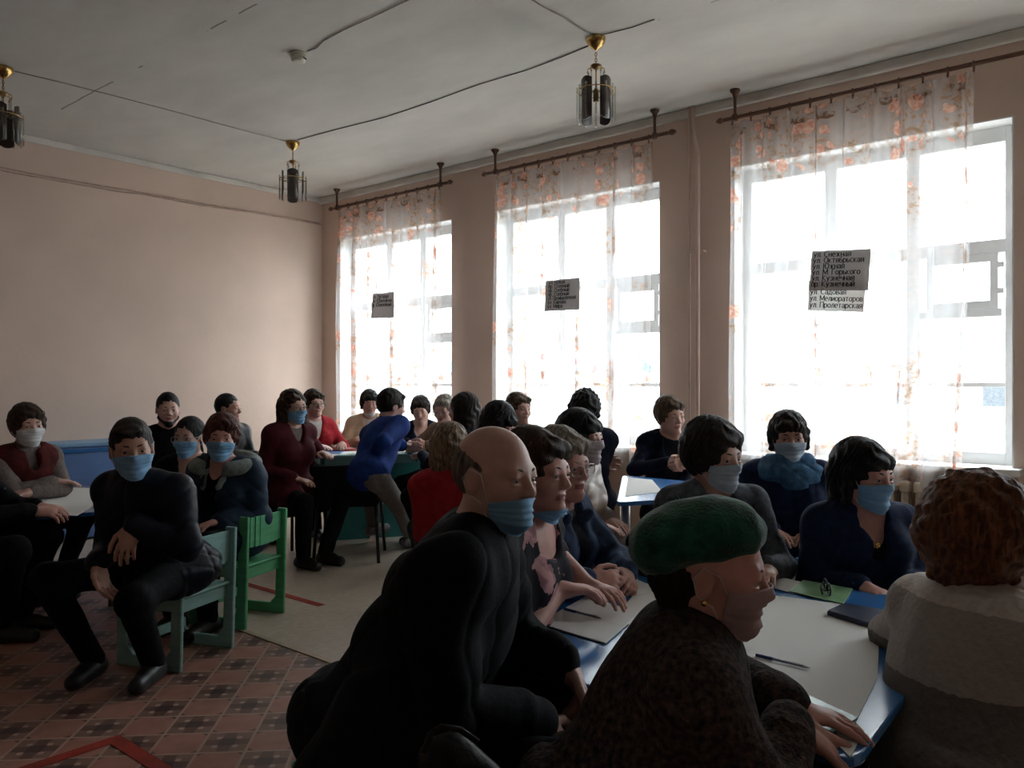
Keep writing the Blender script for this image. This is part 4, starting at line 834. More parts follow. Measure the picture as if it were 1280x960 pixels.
def notice(corners, lines, label, x=NX, size=.046, lead=None, pad=.02, top=.03, mat='paper_note'):
    p = [on_wall(cx, cy, x) for cx, cy in corners]                       # top-left, top-right, bottom-right, bottom-left
    c = sum(p, V3((0, 0, 0))) / 4; o = empty('paper_notice', c); tag(o, label, 'notice', 'street notices pinned to curtains')
    n = 10; V = []; Q = []
    for i in range(n + 1):
        for j in range(n + 1):
            a, b = i / n, j / n; q = (p[0] * (1 - a) + p[1] * a) * (1 - b) + (p[3] * (1 - a) + p[2] * a) * b - c
            V.append((q.x + .006 * math.sin(a * 5 + b * 2), q.y, q.z))
    V += [(v[0] + .0012, v[1], v[2]) for v in V]; g = lambda i, j: i * (n + 1) + j; m0 = (n + 1) ** 2
    for i in range(n):
        for j in range(n): Q.append((g(i, j), g(i, j + 1), g(i + 1, j + 1), g(i + 1, j))); Q.append(tuple(m0 + k for k in (g(i, j), g(i + 1, j), g(i + 1, j + 1), g(i, j + 1))))
    for i in range(n):
        for j in (0, n): Q.append((g(i, j), g(i + 1, j), m0 + g(i + 1, j), m0 + g(i, j))); Q.append((g(j, i), g(j, i + 1), m0 + g(j, i + 1), m0 + g(j, i)))
    new_mesh('sheet', V, Q, MAT(mat), o)
    er = (p[1] - p[0]).normalized(); H = ((p[0] - p[3]).length + (p[1] - p[2]).length) / 2; dn = (p[3] - p[0]).normalized()
    lead = lead or (H - top * 1.6) / max(1, len(lines))
    for k, tx in enumerate(lines):
        if not tx: continue
        bm, wd = printed_line(tx, size * .74); lim = (p[1] - p[0]).length - pad * 1.4
        sx = min(1, lim / wd); lt = bm_obj('lettering', bm, MAT('ink'), o)
        pos = p[0] + er * pad + dn * (top + lead * (k + .62)) - c
        lt.location = (-.012, pos.y, pos.z); lt.rotation_euler = Matrix(((0, 0, -1), (er.y, -er.z, 0), (er.z, er.y * -1, 0))).to_euler(); lt.scale = (sx, 1, 1)
notice([(1011, 350), (1083, 350), (1079, 390), (1009, 388)], ['', 'ул. Садовая', 'ул. Мелиораторов', 'ул. Пролетарская'], 'lower pale notice page sticking out under the darker one on the big window', NX + .012, .047, lead=.043, top=.024, mat='paper_single')
notice([(1015, 314), (1089, 311), (1085, 363), (1011, 363)], ['ул. Снежная', 'ул. Октябрьская', 'ул. Южная', 'ул. М. Горького', 'ул. Кузнечная', 'пр. Кузнечный'], 'upper grey notice page of six street names on the big window', NX, .047, top=.018)
notice([(682, 351), (725, 347), (724, 387), (680, 389)], ['ул. Новая', 'пр. Озерный', 'пр. Озерный', 'пр. Озерный', 'ул. Промышленная', 'ул. Кирова', 'ул. Мира'], 'seven-line grey street notice hung on the middle curtain', NX, .043, pad=.045, top=.016)
notice([(466, 367), (493, 365), (492, 397), (463, 398)], ['ул. Луговая', 'ул. Юбилейная', 'пр. Юбилейный', '', ''], 'small three-line street notice hung on the corner window curtain', NX, .050, top=.03)

# ------------------------------------------------------------------ pipe, radiators, ceiling fittings
pr = empty('heating_pipe', (5.52, 2.83, 0)); tag(pr, 'painted heating pipe running floor to ceiling between the windows', 'pipe')
tube('riser', [(0, 0, 0), (0, 0, 3.05), (.0, .03, 3.15), (.02, .05, 3.22), (.02, .05, ROOM_H)], .016, MAT('pipe'), pr, 10)
tube('second_riser', [(.03, .085, 0), (.03, .085, ROOM_H)], .011, MAT('pipe'), pr, 10)
for z in (1.0, 2.3): boxes('pipe_clamp', [((.04, .03, z), (.06, .14, .02))], MAT('pipe'), pr, .003)
def radiator(yc, n, label):
    r = empty('radiator', (5.475, yc, 0)); tag(r, label, 'radiator', 'cast iron radiators under the windows')
    bm = bmesh.new()
    for sx in (-1, 1):
        add_tube(bm, [(sx * .034, 0, .15), (sx * .034, 0, .64)], .022, 10)
    add_box(bm, (0, 0, .665), (.125, .062, .075), None, .026, 3); add_box(bm, (0, 0, .135), (.125, .062, .075), None, .026, 3); add_box(bm, (0, 0, .40), (.06, .014, .5), None, .004)
    bmesh.ops.recalc_face_normals(bm, faces=bm.faces)
    s0 = bm_obj('section', bm, MAT('radiator'), r)
    for k in range(n):
        o = s0 if k == 0 else s0.copy()
        if k: COL.objects.link(o); o.parent = r
        o.location = (0, (k - (n - 1) / 2) * .082, 0)
    tube('feed_pipe', [(0, n * .041, .135), (0, n * .041 + .10, .135), (.04, n * .041 + .13, .135)], .013, MAT('radiator'), r); tube('feed_pipe', [(0, n * .041, .665), (0, n * .041 + .10, .665), (.04, n * .041 + .13, .665)], .013, MAT('radiator'), r)
    for s in (-1, 1): boxes('foot', [((0, s * (n / 2 - 1) * .082, .05), (.10, .03, .10))], MAT('radiator'), r)
radiator(1.62, 13, 'cream cast iron radiator under the big window, behind the woman with the pendant')
radiator(4.05, 10, 'cream cast iron radiator below the middle window')

def chandelier(p, rz, label):
    c = empty('chandelier', (p.x, p.y, ROOM_H), rz); tag(c, label, 'chandelier', 'smoked glass chandeliers on the ceiling')
    lathe('ceiling_cup', [(.058, -.001), (.060, -.012), (.052, -.035), (.034, -.058), (.014, -.072), (.006, -.078)], MAT('brass'), c)
    for k in range(5):
        z = -.085 - .017 * k; pts = [Vector((.007 * math.cos(a), 0, z + .012 * math.sin(a))) for a in [2 * PI * i / 10 for i in range(10)]]
        if k % 2: pts = [Vector((0, q.x, q.z)) for q in pts]
        tube('chain_link', pts, .0022, MAT('brass_dark'), c, 6, True)
    lathe('crown', [(.006, -.158), (.030, -.166), (.033, -.172), (.022, -.186), (.010, -.196)], MAT('brass_dark'), c)
    for k in range(5):
        a = 2 * PI * k / 5; d = Vector((math.cos(a), math.sin(a), 0))
        tube('arm', [d * .02 + Vector((0, 0, -.175)), d * .05 + Vector((0, 0, -.182)), d * .056 + Vector((0, 0, -.205)), d * .045 + Vector((0, 0, -.215))], .003, MAT('brass'), c, 6)
        tube('hanging_rod', [d * .048 + Vector((0, 0, -.20)), d * .048 + Vector((0, 0, -.33))], .006, MAT('clear_rod'), c, 8)
    tube('stem', [(0, 0, -.16), (0, 0, -.34)], .005, MAT('brass'), c, 8)
    tube('rim', [(.112 * math.cos(2 * PI * k / 28), .112 * math.sin(2 * PI * k / 28), -.325) for k in range(28)], .0035, MAT('brass'), c, 6, True)
    for k in range(3):
        a = PI * k / 3; d = Vector((math.cos(a), math.sin(a), 0)) * .112; tube('spoke', [d + Vector((0, 0, -.325)), -d + Vector((0, 0, -.325))], .003, MAT('brass'), c, 6)
    lathe('socket', [(.006, -.30), (.017, -.32), (.017, -.385), (.012, -.39)], MAT('brass_dark'), c)
    for k in range(12):
        a = 2 * PI * k / 12; d = Vector((math.cos(a), math.sin(a), 0))
        tube('glass_rod', [d * .114 + Vector((0, 0, -.30)), d * .114 + Vector((0, 0, -.505))], .0062, MAT('clear_rod'), c, 8)
    for k in range(4):
        a0 = PI / 4 + k * PI / 2; bm = bmesh.new(); ring = []
        for r in (.088, .093):
            row = []
            for i in range(7):
                a = a0 + (i - 3) * .17; dip = .016 * (1 - ((i - 3) / 3) ** 2)
                row.append((bm.verts.new((r * math.cos(a), r * math.sin(a), -.268 + dip)), bm.verts.new((r * math.cos(a), r * math.sin(a), -.495 - dip))))
            ring.append(row)
        A, B = ring
        for i in range(6): bm.faces.new((A[i][0], A[i + 1][0], A[i + 1][1], A[i][1])); bm.faces.new((B[i][0], B[i][1], B[i + 1][1], B[i + 1][0])); bm.faces.new((A[i][0], B[i][0], B[i + 1][0], A[i + 1][0])); bm.faces.new((A[i][1], A[i + 1][1], B[i + 1][1], B[i][1]))
        for i in (0, 6): bm.faces.new((A[i][0], A[i][1], B[i][1], B[i][0]))
        bmesh.ops.recalc_face_normals(bm, faces=bm.faces); bm_obj('glass_panel', bm, MAT('smoked'), c, True)
    return c
CH = [at(745, 47, 2.1 * F_PX / 434), at(366, 177, 2.1 * F_PX / 304), at(4, 84, 2.1 * F_PX / 397)]
for p, a, l in zip(CH, [math.atan2(p.y, p.x) + o for p, o in zip(CH, (0, PI / 4, .5))], ('brass chandelier with smoked glass panels nearest to the windows\' big notice', 'brass chandelier hanging near the far room corner', 'brass chandelier over the left-hand tables, cut by the picture edge')): chandelier(p, a, l)
cz = ROOM_H - .006
def cable(name, pts, r, mat, label): tag(tube(name, pts, r, MAT(mat), None, 6), label, 'cable')
def cl_pts(pxs): return [Vector((q.x, q.y, cz)) for q in (at(x, y, (ROOM_H - CAM_H) * F_PX / (HORIZON - y)) for x, y in pxs)]
cable('ceiling_cable', cl_pts([(372, 174), (420, 161), (480, 146), (540, 126), (575, 113), (600, 104), (660, 86), (700, 71), (736, 56)]), .0038, 'cable_dark', 'dark sagging cable along the ceiling joining two chandeliers')
cable('ceiling_cable', cl_pts([(754, 42), (790, 33), (818, 23)]), .0032, 'cable_dark', 'short dark cable end running from the chandelier towards the windows')
cable('ceiling_cable', cl_pts([(740, 43), (725, 34), (700, 18), (680, 8), (655, -8)]), .005, 'cable_grey', 'grey cable running from the chandelier out of the top of the photo')
cable('ceiling_cable', cl_pts([(358, 176), (300, 161), (220, 139), (140, 118), (60, 98), (18, 88)]), .003, 'cable_grey', 'thin pale cable across the ceiling between the corner and left chandeliers')
cable('ceiling_cable', cl_pts([(384, 63), (396, 59), (404, 50), (430, 36), (470, 18), (520, -6)]), .0038, 'cable_grey', 'pale cable leading to the smoke detector')
bw = lambda pxs, o: [on_back(x, y, BACK_Y - .008 - o) for x, y in pxs]
cable('wall_cable', bw([(-60, 198), (0, 209), (60, 221), (150, 236), (250, 254), (310, 264), (400, 279)], 0), .006, 'cable_pale', 'upper painted cable along the back wall')
cable('wall_cable', bw([(-60, 202), (0, 213), (60, 224), (150, 240), (180, 243), (250, 257), (310, 265), (402, 281)], .002), .005, 'cable_pale', 'lower painted cable along the back wall')
dp = at(373, 65, 2.1 * F_PX / 414); de = empty('smoke_detector', (dp.x, dp.y, ROOM_H), .4); tag(de, 'small yellowed smoke detector on the ceiling', 'smoke detector')
lathe('mount', [(.055, -.001), (.055, -.012), (.050, -.016)], MAT('detector'), de); lathe('sensor_head', [(.046, -.016), (.048, -.034), (.044, -.048), (.030, -.054)], MAT('detector'), de)
boxes('sensor_slot', [((0, -.047, -.036), (.035, .004, .010))], MAT('dark_plastic'), de, 0)

# ------------------------------------------------------------------ floor tape
tag(prism('floor_tape', [(1.30, 2.2), (1.355, 2.2), (1.355, 3.045), (.6, 3.045), (.6, 2.99), (1.30, 2.99)], .001, .0025, MAT('tape'), None, 0), 'red tape corner stuck on the patterned linoleum', 'floor tape')
tag(prism('floor_tape', [(2.89, 3.92), (2.94, 3.92), (2.94, 4.75), (2.89, 4.75)], .001, .0025, MAT('tape'), None, 0), 'red tape strip on the beige linoleum beside the green chair', 'floor tape')

# ------------------------------------------------------------------ outside
g0 = struct(boxes('ground', [((46, 4, -.75), (80, 140, .1))], MAT('snow'), bev=0))
def house(x, y, w, d, h, label):
    b = empty('house', (x, y, -.7)); tag(b, label, 'house', 'houses beyond the street')
    boxes('wall', [((0, 0, h / 2), (d, w, h))], MAT('far_wall'), b, 0)
    bm = bmesh.new(); vs = [bm.verts.new(v) for v in ((-d / 2 - .4, -w / 2 - .4, h), (-d / 2 - .4, w / 2 + .4, h), (d / 2 + .4, w / 2 + .4, h), (d / 2 + .4, -w / 2 - .4, h), (0, -w / 2 - .4, h + 1.6), (0, w / 2 + .4, h + 1.6))]
    for f in ((0, 1, 5, 4), (2, 3, 4, 5), (0, 4, 3), (1, 2, 5), (3, 2, 1, 0)): bm.faces.new([vs[i] for i in f])
    bmesh.ops.recalc_face_normals(bm, faces=bm.faces); bm_obj('roof', bm, MAT('far_roof'), b)
    for k in range(3): boxes('window', [((-d / 2 - .02, (k - 1) * w / 3.4, h * .5), (.06, 1.1, 1.2))], MAT('far_glass'), b, 0)
house(44, 6.5, 12, 7, 2.9, 'pale house with a blue roof seen through the big window'); house(46, 36, 14, 7, 2.9, 'pale house with a blue roof seen through the middle window')
fe = empty('fence', (30, 16, -.7)); tag(fe, 'pale board fence across the street outside', 'fence')
boxes('boards', [((0, k * .5 - 16, .65), (.04, .47, 1.3)) for k in range(64)], MAT('far_fence'), fe, 0); boxes('rail', [((.05, 0, .35), (.05, 32, .08)), ((.05, 0, 1.0), (.05, 32, .08))], MAT('far_fence'), fe, 0)
def bare_tree(x, y, h, sd, label):
    rnd = random.Random(sd); t = empty('tree', (x, y, -.7)); tag(t, label, 'tree', 'bare trees outside'); bm = bmesh.new()
    def br(p, d, L, r, lev):
        e = p + d * L; add_tube(bm, [p, (p + e) / 2 + Vector((rnd.uniform(-1, 1), rnd.uniform(-1, 1), 0)) * L * .04, e], [r, r * .8, r * .6], 5)
        if lev:
            for _ in range(4):
                dd = (d + Vector((rnd.uniform(-.8, .8), rnd.uniform(-.8, .8), rnd.uniform(-.1, .6)))).normalized(); br(p + d * L * rnd.uniform(.6, 1), dd, L * rnd.uniform(.5, .72), r * .55, lev - 1)
    tube('trunk', [(0, 0, 0), (0, 0, h * .35)], .16, MAT('bark'), t); br(Vector((0, 0, h * .33)), Vector((0, 0, 1)), h * .3, .13, 4)
    bmesh.ops.recalc_face_normals(bm, faces=bm.faces); bm_obj('branches', bm, MAT('bark'), t)
bare_tree(36, 12.5, 6.0, 2, 'bare tree beyond the street, seen through the big window'); bare_tree(37, 26, 6.0, 4, 'bare tree beyond the street, seen through the middle window')
# ------------------------------------------------------------------ furniture
def yaw_dir(d): return math.atan2(-d[0], d[1])
def kid_chair(loc, rz, mat, label, group="children's wooden chairs", seat=.34, w=.33, name='wooden_chair', tall=.60):
    """painted nursery chair: two sled-shaped side panels, a curved crest board, a seat and a stretcher; local +Y is where the sitter looks"""
    c = empty(name, loc, rz); tag(c, label, 'chair', group); m = MAT(mat)
    for s in (-1, 1):
        x = s * w / 2
        bm = bmesh.new()
        add_box(bm, (x, -.165, tall / 2), (.022, .058, tall), Matrix.Rotation(.03, 3, 'X'), .008)
        add_box(bm, (x, .15, seat / 2), (.022, .055, seat), None, .006)
        add_box(bm, (x, 0, .028), (.0215, .36, .055), None, .006); add_box(bm, (x, 0, seat - .035), (.0215, .33, .06), None, .006)
        for yy, sg in ((-.134, 1), (.121, -1)): add_box(bm, (x, yy, .058), (.0205, .055, .055), Matrix.Rotation(sg * PI / 4, 3, 'X'), .006)
        bm_obj('side_panel', bm, m, c)
    bm = bmesh.new(); n = 8
    for i in range(n):
        a = (i + .5) / n * 2 - 1; y = -.158 - .018 * (1 - a * a); add_box(bm, (a * (w / 2 - .012), y, tall - .095 - .0), ((w - .02) / n + .008, .014, .15 + .012 * (1 - a * a)), Matrix.Rotation(.03, 3, 'X') @ Matrix.Rotation(-a * .10, 3, 'Z'), 0)
    bmesh.ops.remove_doubles(bm, verts=bm.verts, dist=.0005); bm_obj('crest_board', bm, m, c)
    boxes('seat', [((0, .0, seat - .006), (w - .024, .35, .014))], m, c, .005)
    boxes('stretcher', [((0, .10, .11), (w - .02, .018, .045))], m, c, .004); boxes('stretcher', [((0, -.15, seat - .05), (w - .02, .016, .06))], m, c, .004)
    return c
def sit_chair(p, mat, label, group="children's wooden chairs", dyaw=0, seat=.34, tall=.60): return kid_chair((p['hip'].x, p['hip'].y, 0), p['yaw'] + math.radians(dyaw), mat, label, group, seat, tall=tall)
def office_chair(loc, rz, label, group='black upholstered chairs', seat=.46):
    c = empty('upholstered_chair', loc, rz); tag(c, label, 'chair', group)
    for sx in (-1, 1):
        for sy in (-1, 1):
            tube('leg', [(sx * .21, sy * .19, seat - .03), (sx * .235, sy * .225, 0)], .0125, MAT('black_frame'), c, 8)
    boxes('seat', [((0, .01, seat), (.47, .45, .06))], MAT('black_fabric'), c, .025)
    boxes('backrest', [((0, -.235, seat + .115), (.46, .045, .31), Matrix.Rotation(.10, 3, 'X'))], MAT('black_fabric'), c, .02)
    for sx in (-1, 1): tube('back_upright', [(sx * .19, -.20, seat - .03), (sx * .19, -.215, seat + .02)], .011, MAT('black_frame'), c, 8)
    return c
def bentwood_chair(loc, rz, label, seat=.42):
    c = empty('round_back_chair', loc, rz); tag(c, label, 'chair')
    pts = [Vector((.205 * math.cos(a) * 1.0, -.19 - .02 * math.sin(a), seat + .05 + .36 * max(0, math.sin(a)) ** .7)) for a in [PI * k / 20 for k in range(21)]]
    tube('back_hoop', pts, .014, MAT('black_frame'), c, 10)
    r = sdf_obj('backrest', [ell((0, -.205, seat + .22), (.185, .018, .165), .01)], .007, MAT('black_fabric'), c)
    lathe('seat', [(.19, seat - .03), (.215, seat - .015), (.215, seat + .015), (.19, seat + .03)], MAT('black_fabric'), c, n=28)
    for sx in (-1, 1):
        for sy in (-1, 1): tube('leg', [(sx * .14, sy * .14, seat - .02), (sx * .20, sy * .20, 0)], .012, MAT('black_frame'), c, 8)
    return c
def table(name, poly, top, label, mat='table_blue', edge=None, legs=None, leg_mat='steel', th=.022, group=None):
    cx = sum(p[0] for p in poly) / len(poly); cy = sum(p[1] for p in poly) / len(poly)
    t = empty(name, (cx, cy, 0)); tag(t, label, 'table', group); P = [(p[0] - cx, p[1] - cy) for p in poly]
    prism('tabletop', P, top - th, top, MAT(mat), t, .005)
    for x, y in legs or []: tube('leg', [(x - cx, y - cy, 0), (x - cx, y - cy, top - th)], .018, MAT(leg_mat), t, 10)
    ins = [(p[0] * .86, p[1] * .86) for p in P]
    bm = bmesh.new()
    for a, b in zip(ins, ins[1:] + ins[:1]):
        if (Vector(a) - Vector(b)).length < .2: continue
        m = (Vector(a) + Vector(b)) / 2; d = Vector(b) - Vector(a); add_box(bm, (m.x, m.y, top - th - .03), (d.length, .018, .058), Matrix.Rotation(math.atan2(d.y, d.x), 3, 'Z'), .002)
    if top > .70: bm_obj('apron', bm, MAT(mat), t)
    else: bm.free()
    return t
def slab(name, corners, z, th, mat, label, cat, group=None, r=.0, bev=.0):
    """sheet, book or folder lying on a surface; corners are floor-plan points"""
    c = sum((V3((p[0], p[1], 0)) for p in corners), V3()) / len(corners); o = empty(name, (c.x, c.y, z)); tag(o, label, cat, group)
    P = [(p[0] - c.x, p[1] - c.y) for p in corners]
    return o, P
def rect(px, z): return [on_z(x, y, z).to_2d() for x, y in px]

# --- near table (blue, with white paper, right foreground)
NT = .58
near_poly = round_poly([(1.60, .49), (2.95, .55), (2.95, 1.80), (1.60, 1.74)], .06)
table('blue_table', near_poly, NT, 'low blue table in the foreground under a big sheet of white paper', 'table_blue', legs=[(1.72, .62), (2.82, .66), (2.82, 1.68), (1.72, 1.62)])
o, P = slab('paper_sheet', rect([(1061, 921), (1097, 848), (1100, 762), (948, 742), (800, 735), (770, 770)], NT) + [(1.70, .75)], NT + .001, 0, None, 'large sheet of white paper covering most of the foreground blue table', 'paper')
prism('sheet', P, 0, .0012, MAT('paper'), o, 0)
def pen(a, b, z, label, grip=0):
    o = empty('ballpoint_pen', ((a.x + b.x) / 2, (a.y + b.y) / 2, z + .0048), yaw_dir((b - a).to_2d())); tag(o, label, 'pen', 'ballpoint pens'); L = .0725
    tube('barrel', [(0, -L + .018, 0), (0, L - .010, 0)], .0045, MAT('pen_clear'), o, 8); tube('ink_tube', [(0, -L + .02, 0), (0, L - .012, 0)], .0017, MAT('pen_ink'), o, 6)
    tube('tip', [(0, -L + .018, 0), (0, -L + .004, 0), (0, -L, 0)], [.0044, .0018, .0006], MAT('steel'), o, 8); tube('cap', [(0, L - .045 if grip else L - .012, 0), (0, L, 0)], .0047, MAT('pen_ink'), o, 8)
pen(on_z(1014, 839, NT), on_z(944, 822, NT), NT + .0025, 'clear ballpoint pen on the white paper beside the woman in the green beret', 1)
pen(on_z(752, 778, NT), on_z(705, 766, NT), NT + .0075, 'blue ballpoint pen lying across the open notebook', 1)
def open_book(px, label):
    q = rect(px, NT); o, P = slab('open_notebook', q, NT + .001, 0, None, label, 'notebook')
    m0, m1 = (Vector(P[0]) + Vector(P[3])) / 2, (Vector(P[1]) + Vector(P[2])) / 2
    for nm, pl in (('left_page', [P[0], P[1], tuple(m1), tuple(m0)]), ('right_page', [tuple(m0), tuple(m1), P[2], P[3]])):
        pl = [Vector(p) for p in pl]; prism('page_block', pl, .001, .005, MAT('paper'), o, .0015)
    prism('cover', [Vector(p) * 1.02 for p in P], 0, .001, MAT('navy_case'), o, 0)
open_book([(672, 781), (757, 806), (800, 768), (733, 747)], 'open white notebook with a pen across it, beside the bald man')
o, P = slab('paper_leaf', rect([(752, 727), (800, 745), (826, 737), (787, 722)], NT), NT + .002, 0, None, 'white sheet under the clasped hands of the woman in denim', 'paper', 'loose sheets on the foreground table'); prism('sheet', P, 0, .001, MAT('paper'), o, 0)
o, P = slab('paper_leaf', rect([(938, 728), (992, 743), (1003, 729), (962, 719)], NT), NT + .003, 0, None, 'pale sheet overhanging the blue strip in front of the woman in grey denim', 'paper', 'loose sheets on the foreground table'); prism('sheet', P, 0, .001, MAT('paper'), o, 0)
o, P = slab('green_notebook', rect([(986, 741), (1054, 757), (1066, 738), (1004, 727)], NT), NT + .003, 0, None, 'thin green notebook with folded eyeglasses on it', 'notebook'); prism('cover', P, 0, .004, MAT('green_book'), o, .001); prism('page_block', [Vector(p) * .97 for p in P], -.001, .003, MAT('paper'), o, 0)
gp = on_z(1034, 744, NT); ge = empty('folded_eyeglasses', (gp.x, gp.y, NT + .028), .5); tag(ge, 'folded black eyeglasses lying on the green notebook', 'eyeglasses')
bm = bmesh.new()
for q in (-1, 1):
    add_tube(bm, [Vector((q * .034 + .027 * math.cos(a), .0, .0 + .019 * math.sin(a))) for a in [2 * PI * k / 16 for k in range(16)]], .0032, 6, True)
add_tube(bm, [(-.008, 0, .006), (0, 0, .009), (.008, 0, .006)], .003, 6); add_tube(bm, [(-.062, 0, .006), (-.02, .012, -.008), (.06, .016, -.012)], .003, 6); add_tube(bm, [(.062, 0, .006), (.02, .02, -.006), (-.05, .024, -.012)], .003, 6)
bm_obj('frame', bm, MAT('dark_plastic'), ge)
for q in (-1, 1):
    bm = bmesh.new(); f = bm.faces.new([bm.verts.new((q * .034 + .026 * math.cos(2 * PI * k / 16), 0, .018 * math.sin(2 * PI * k / 16))) for k in range(16)]); r_ = bmesh.ops.extrude_face_region(bm, geom=[f]); bmesh.ops.translate(bm, vec=(0, .001, 0), verts=[g for g in r_['geom'] if isinstance(g, bmesh.types.BMVert)]); bm_obj('lens', bm, MAT('lens_glass'), ge)
o, P = slab('phone_case', rect([(1033, 770), (1087, 787), (1110, 770), (1055, 760)], NT), NT + .003, 0, None, 'dark navy phone wallet on the white paper by the sweater sleeve', 'phone case'); P = round_poly(P, .012); prism('cover', P, 0, .013, MAT('navy_case'), o, .003); prism('flap', [Vector(p) * .96 for p in P], .0125, .0155, MAT('navy_case'), o, .001)
o, P = slab('brochure', rect([(962, 880), (1041, 921), (1072, 902), (988, 863)], NT), NT + .003, 0, None, 'glossy green brochure under the hand of the woman in the beret', 'brochure'); prism('cover', P, .004, .006, MAT('green_gloss'), o, 0); prism('page_block', [Vector(p) * .985 for p in P], 0, .004, MAT('paper'), o, 0)
o, P = slab('paper_leaf', rect([(1040, 925), (1063, 948), (1080, 915), (1066, 900)], NT), NT + .0015, 0, None, 'pale leaf on the near right corner of the foreground table', 'paper', 'loose sheets on the foreground table'); prism('sheet', P, 0, .001, MAT('paper'), o, 0)

# --- left table (blue, hexagonal nursery table)
LT = .60
lc = at(66, 640, 4.95); dirn = yaw_dir((lc.x, lc.y)); hexp = []
for k in range(6):
    a = dirn + PI / 6 + k * PI / 3 + PI / 2; hexp.append((lc.x + .80 * math.cos(a), lc.y + .80 * math.sin(a)))
table('blue_hexagonal_table', round_poly(hexp, .07), LT, 'low blue table at the left with white paper, between three seated people', 'table_blue', legs=[(lc.x + .5 * math.cos(a), lc.y + .5 * math.sin(a)) for a in (.3, 1.87, 3.44, 5.0)])
o, P = slab('paper_sheet', rect([(96, 645), (126, 628), (132, 611), (40, 608), (2, 620), (20, 640)], LT), LT + .001, 0, None, 'white paper spread over the left-hand blue table', 'paper'); prism('sheet', P, 0, .0012, MAT('paper'), o, 0)

# --- blue bench-like chest along the back wall
ba, bb = on_back(52, 560, BACK_Y - .45), on_back(212, 560, BACK_Y - .45)
bench = empty('painted_chest', ((ba.x + bb.x) / 2, BACK_Y - .22, 0)); tag(bench, 'long low blue painted chest with a lighter top, standing against the back wall', 'chest'); bw_ = bb.x - ba.x
btop = on_back(110, 554, BACK_Y - .44).z
boxes('carcass', [((0, 0, btop / 2), (bw_, .42, btop - .04))], MAT('bench_blue'), bench, .006); boxes('lid', [((0, -.005, btop - .012), (bw_ + .03, .45, .03))], MAT('bench_top'), bench, .006); boxes('front_rail', [((0, -.215, btop - .06), (bw_ - .04, .012, .03))], MAT('table_blue'), bench, .003)

# --- far middle table (teal)
FT = .735
fa, fb = at(392, 570, 6.40), at(535, 566, 6.72)
ux = (fb - fa).to_2d().normalized(); uy = Vector((-ux.y, ux.x)); uy = uy if uy.dot(Vector(FW)) > 0 else -uy
A0, A1 = fa.to_2d(), fb.to_2d(); fp = [A0, A1, A1 + uy * .60, A0 + uy * .60]
tt = table('teal_table', round_poly(fp, .03), FT, 'teal table in the far middle group, in front of the corner window', 'teal_top'); cx, cy = tt.location.x, tt.location.y
for s, f in ((1, .33), (0, .80)):
    m = A0.lerp(A1, f) + uy * .30 - Vector((cx, cy)); boxes('side_board', [((m.x, m.y, FT / 2 - .02), (.38, .03, FT - .04), Matrix.Rotation(math.atan2(ux.y, ux.x), 3, 'Z'))], MAT('teal'), tt, .004)
m = A0.lerp(A1, .5) + uy * .5 - Vector((cx, cy)); boxes('back_board', [((m.x, m.y, FT - .20), ((A1 - A0).length * .86, .02, .34), Matrix.Rotation(math.atan2(ux.y, ux.x), 3, 'Z'))], MAT('teal'), tt, .004)
def fq(a, b, w, d, ang=0):
    c = A0.lerp(A1, a) + uy * b; r = Matrix.Rotation(math.atan2(ux.y, ux.x) + ang, 2); return [c + r @ Vector(v) for v in ((-w / 2, -d / 2), (w / 2, -d / 2), (w / 2, d / 2), (-w / 2, d / 2))]
o, P = slab('paper_leaf', fq(.30, .22, .34, .24, .2), FT + .001, 0, None, 'white paper on the teal table beside the man in blue', 'paper', 'papers on the teal table'); prism('sheet', P, 0, .0012, MAT('paper'), o, 0)
o, P = slab('folder', fq(.13, .26, .28, .20, -.3), FT + .001, 0, None, 'blue folder on the teal table in front of the woman in burgundy', 'folder'); prism('cover', P, 0, .006, MAT('blue_folder'), o, .002)
o, P = slab('folder', fq(.25, .46, .32, .20, .05), FT + .001, 0, None, 'dark red folder on the teal table in front of the woman in the red jacket', 'folder'); prism('cover', P, 0, .02, MAT('red_folder'), o, .003)
o, P = slab('folder', fq(.84, .44, .28, .2, .1), FT + .001, 0, None, 'bright blue folder on the teal table in front of the writing woman', 'folder'); prism('cover', P, 0, .01, MAT('blue_folder'), o, .003)
o, P = slab('paper_leaf', fq(.86, .18, .26, .18, .1), FT + .001, 0, None, 'white paper on the teal table in front of the writing woman', 'paper', 'papers on the teal table'); prism('sheet', P, 0, .0012, MAT('paper'), o, 0)

# --- second far table (blue, by the middle window)
ST = .72
sp = [on_z(770, 628, ST).to_2d(), on_z(838, 624, ST).to_2d(), on_z(868, 602, ST).to_2d(), on_z(778, 594, ST).to_2d()]
table('blue_side_table', round_poly(sp, .04), ST, 'blue table by the middle window where the woman in the navy blazer sits', 'table_blue', legs=[tuple(Vector(p).lerp(sum((Vector(q) for q in sp), Vector((0, 0))) / 4, .2)) for p in sp])
o, P = slab('paper_sheet', rect([(781, 621), (828, 615), (815, 600), (785, 597)], ST), ST + .001, 0, None, 'white paper on the blue table by the middle window', 'paper'); prism('sheet', P, 0, .0012, MAT('paper'), o, 0)

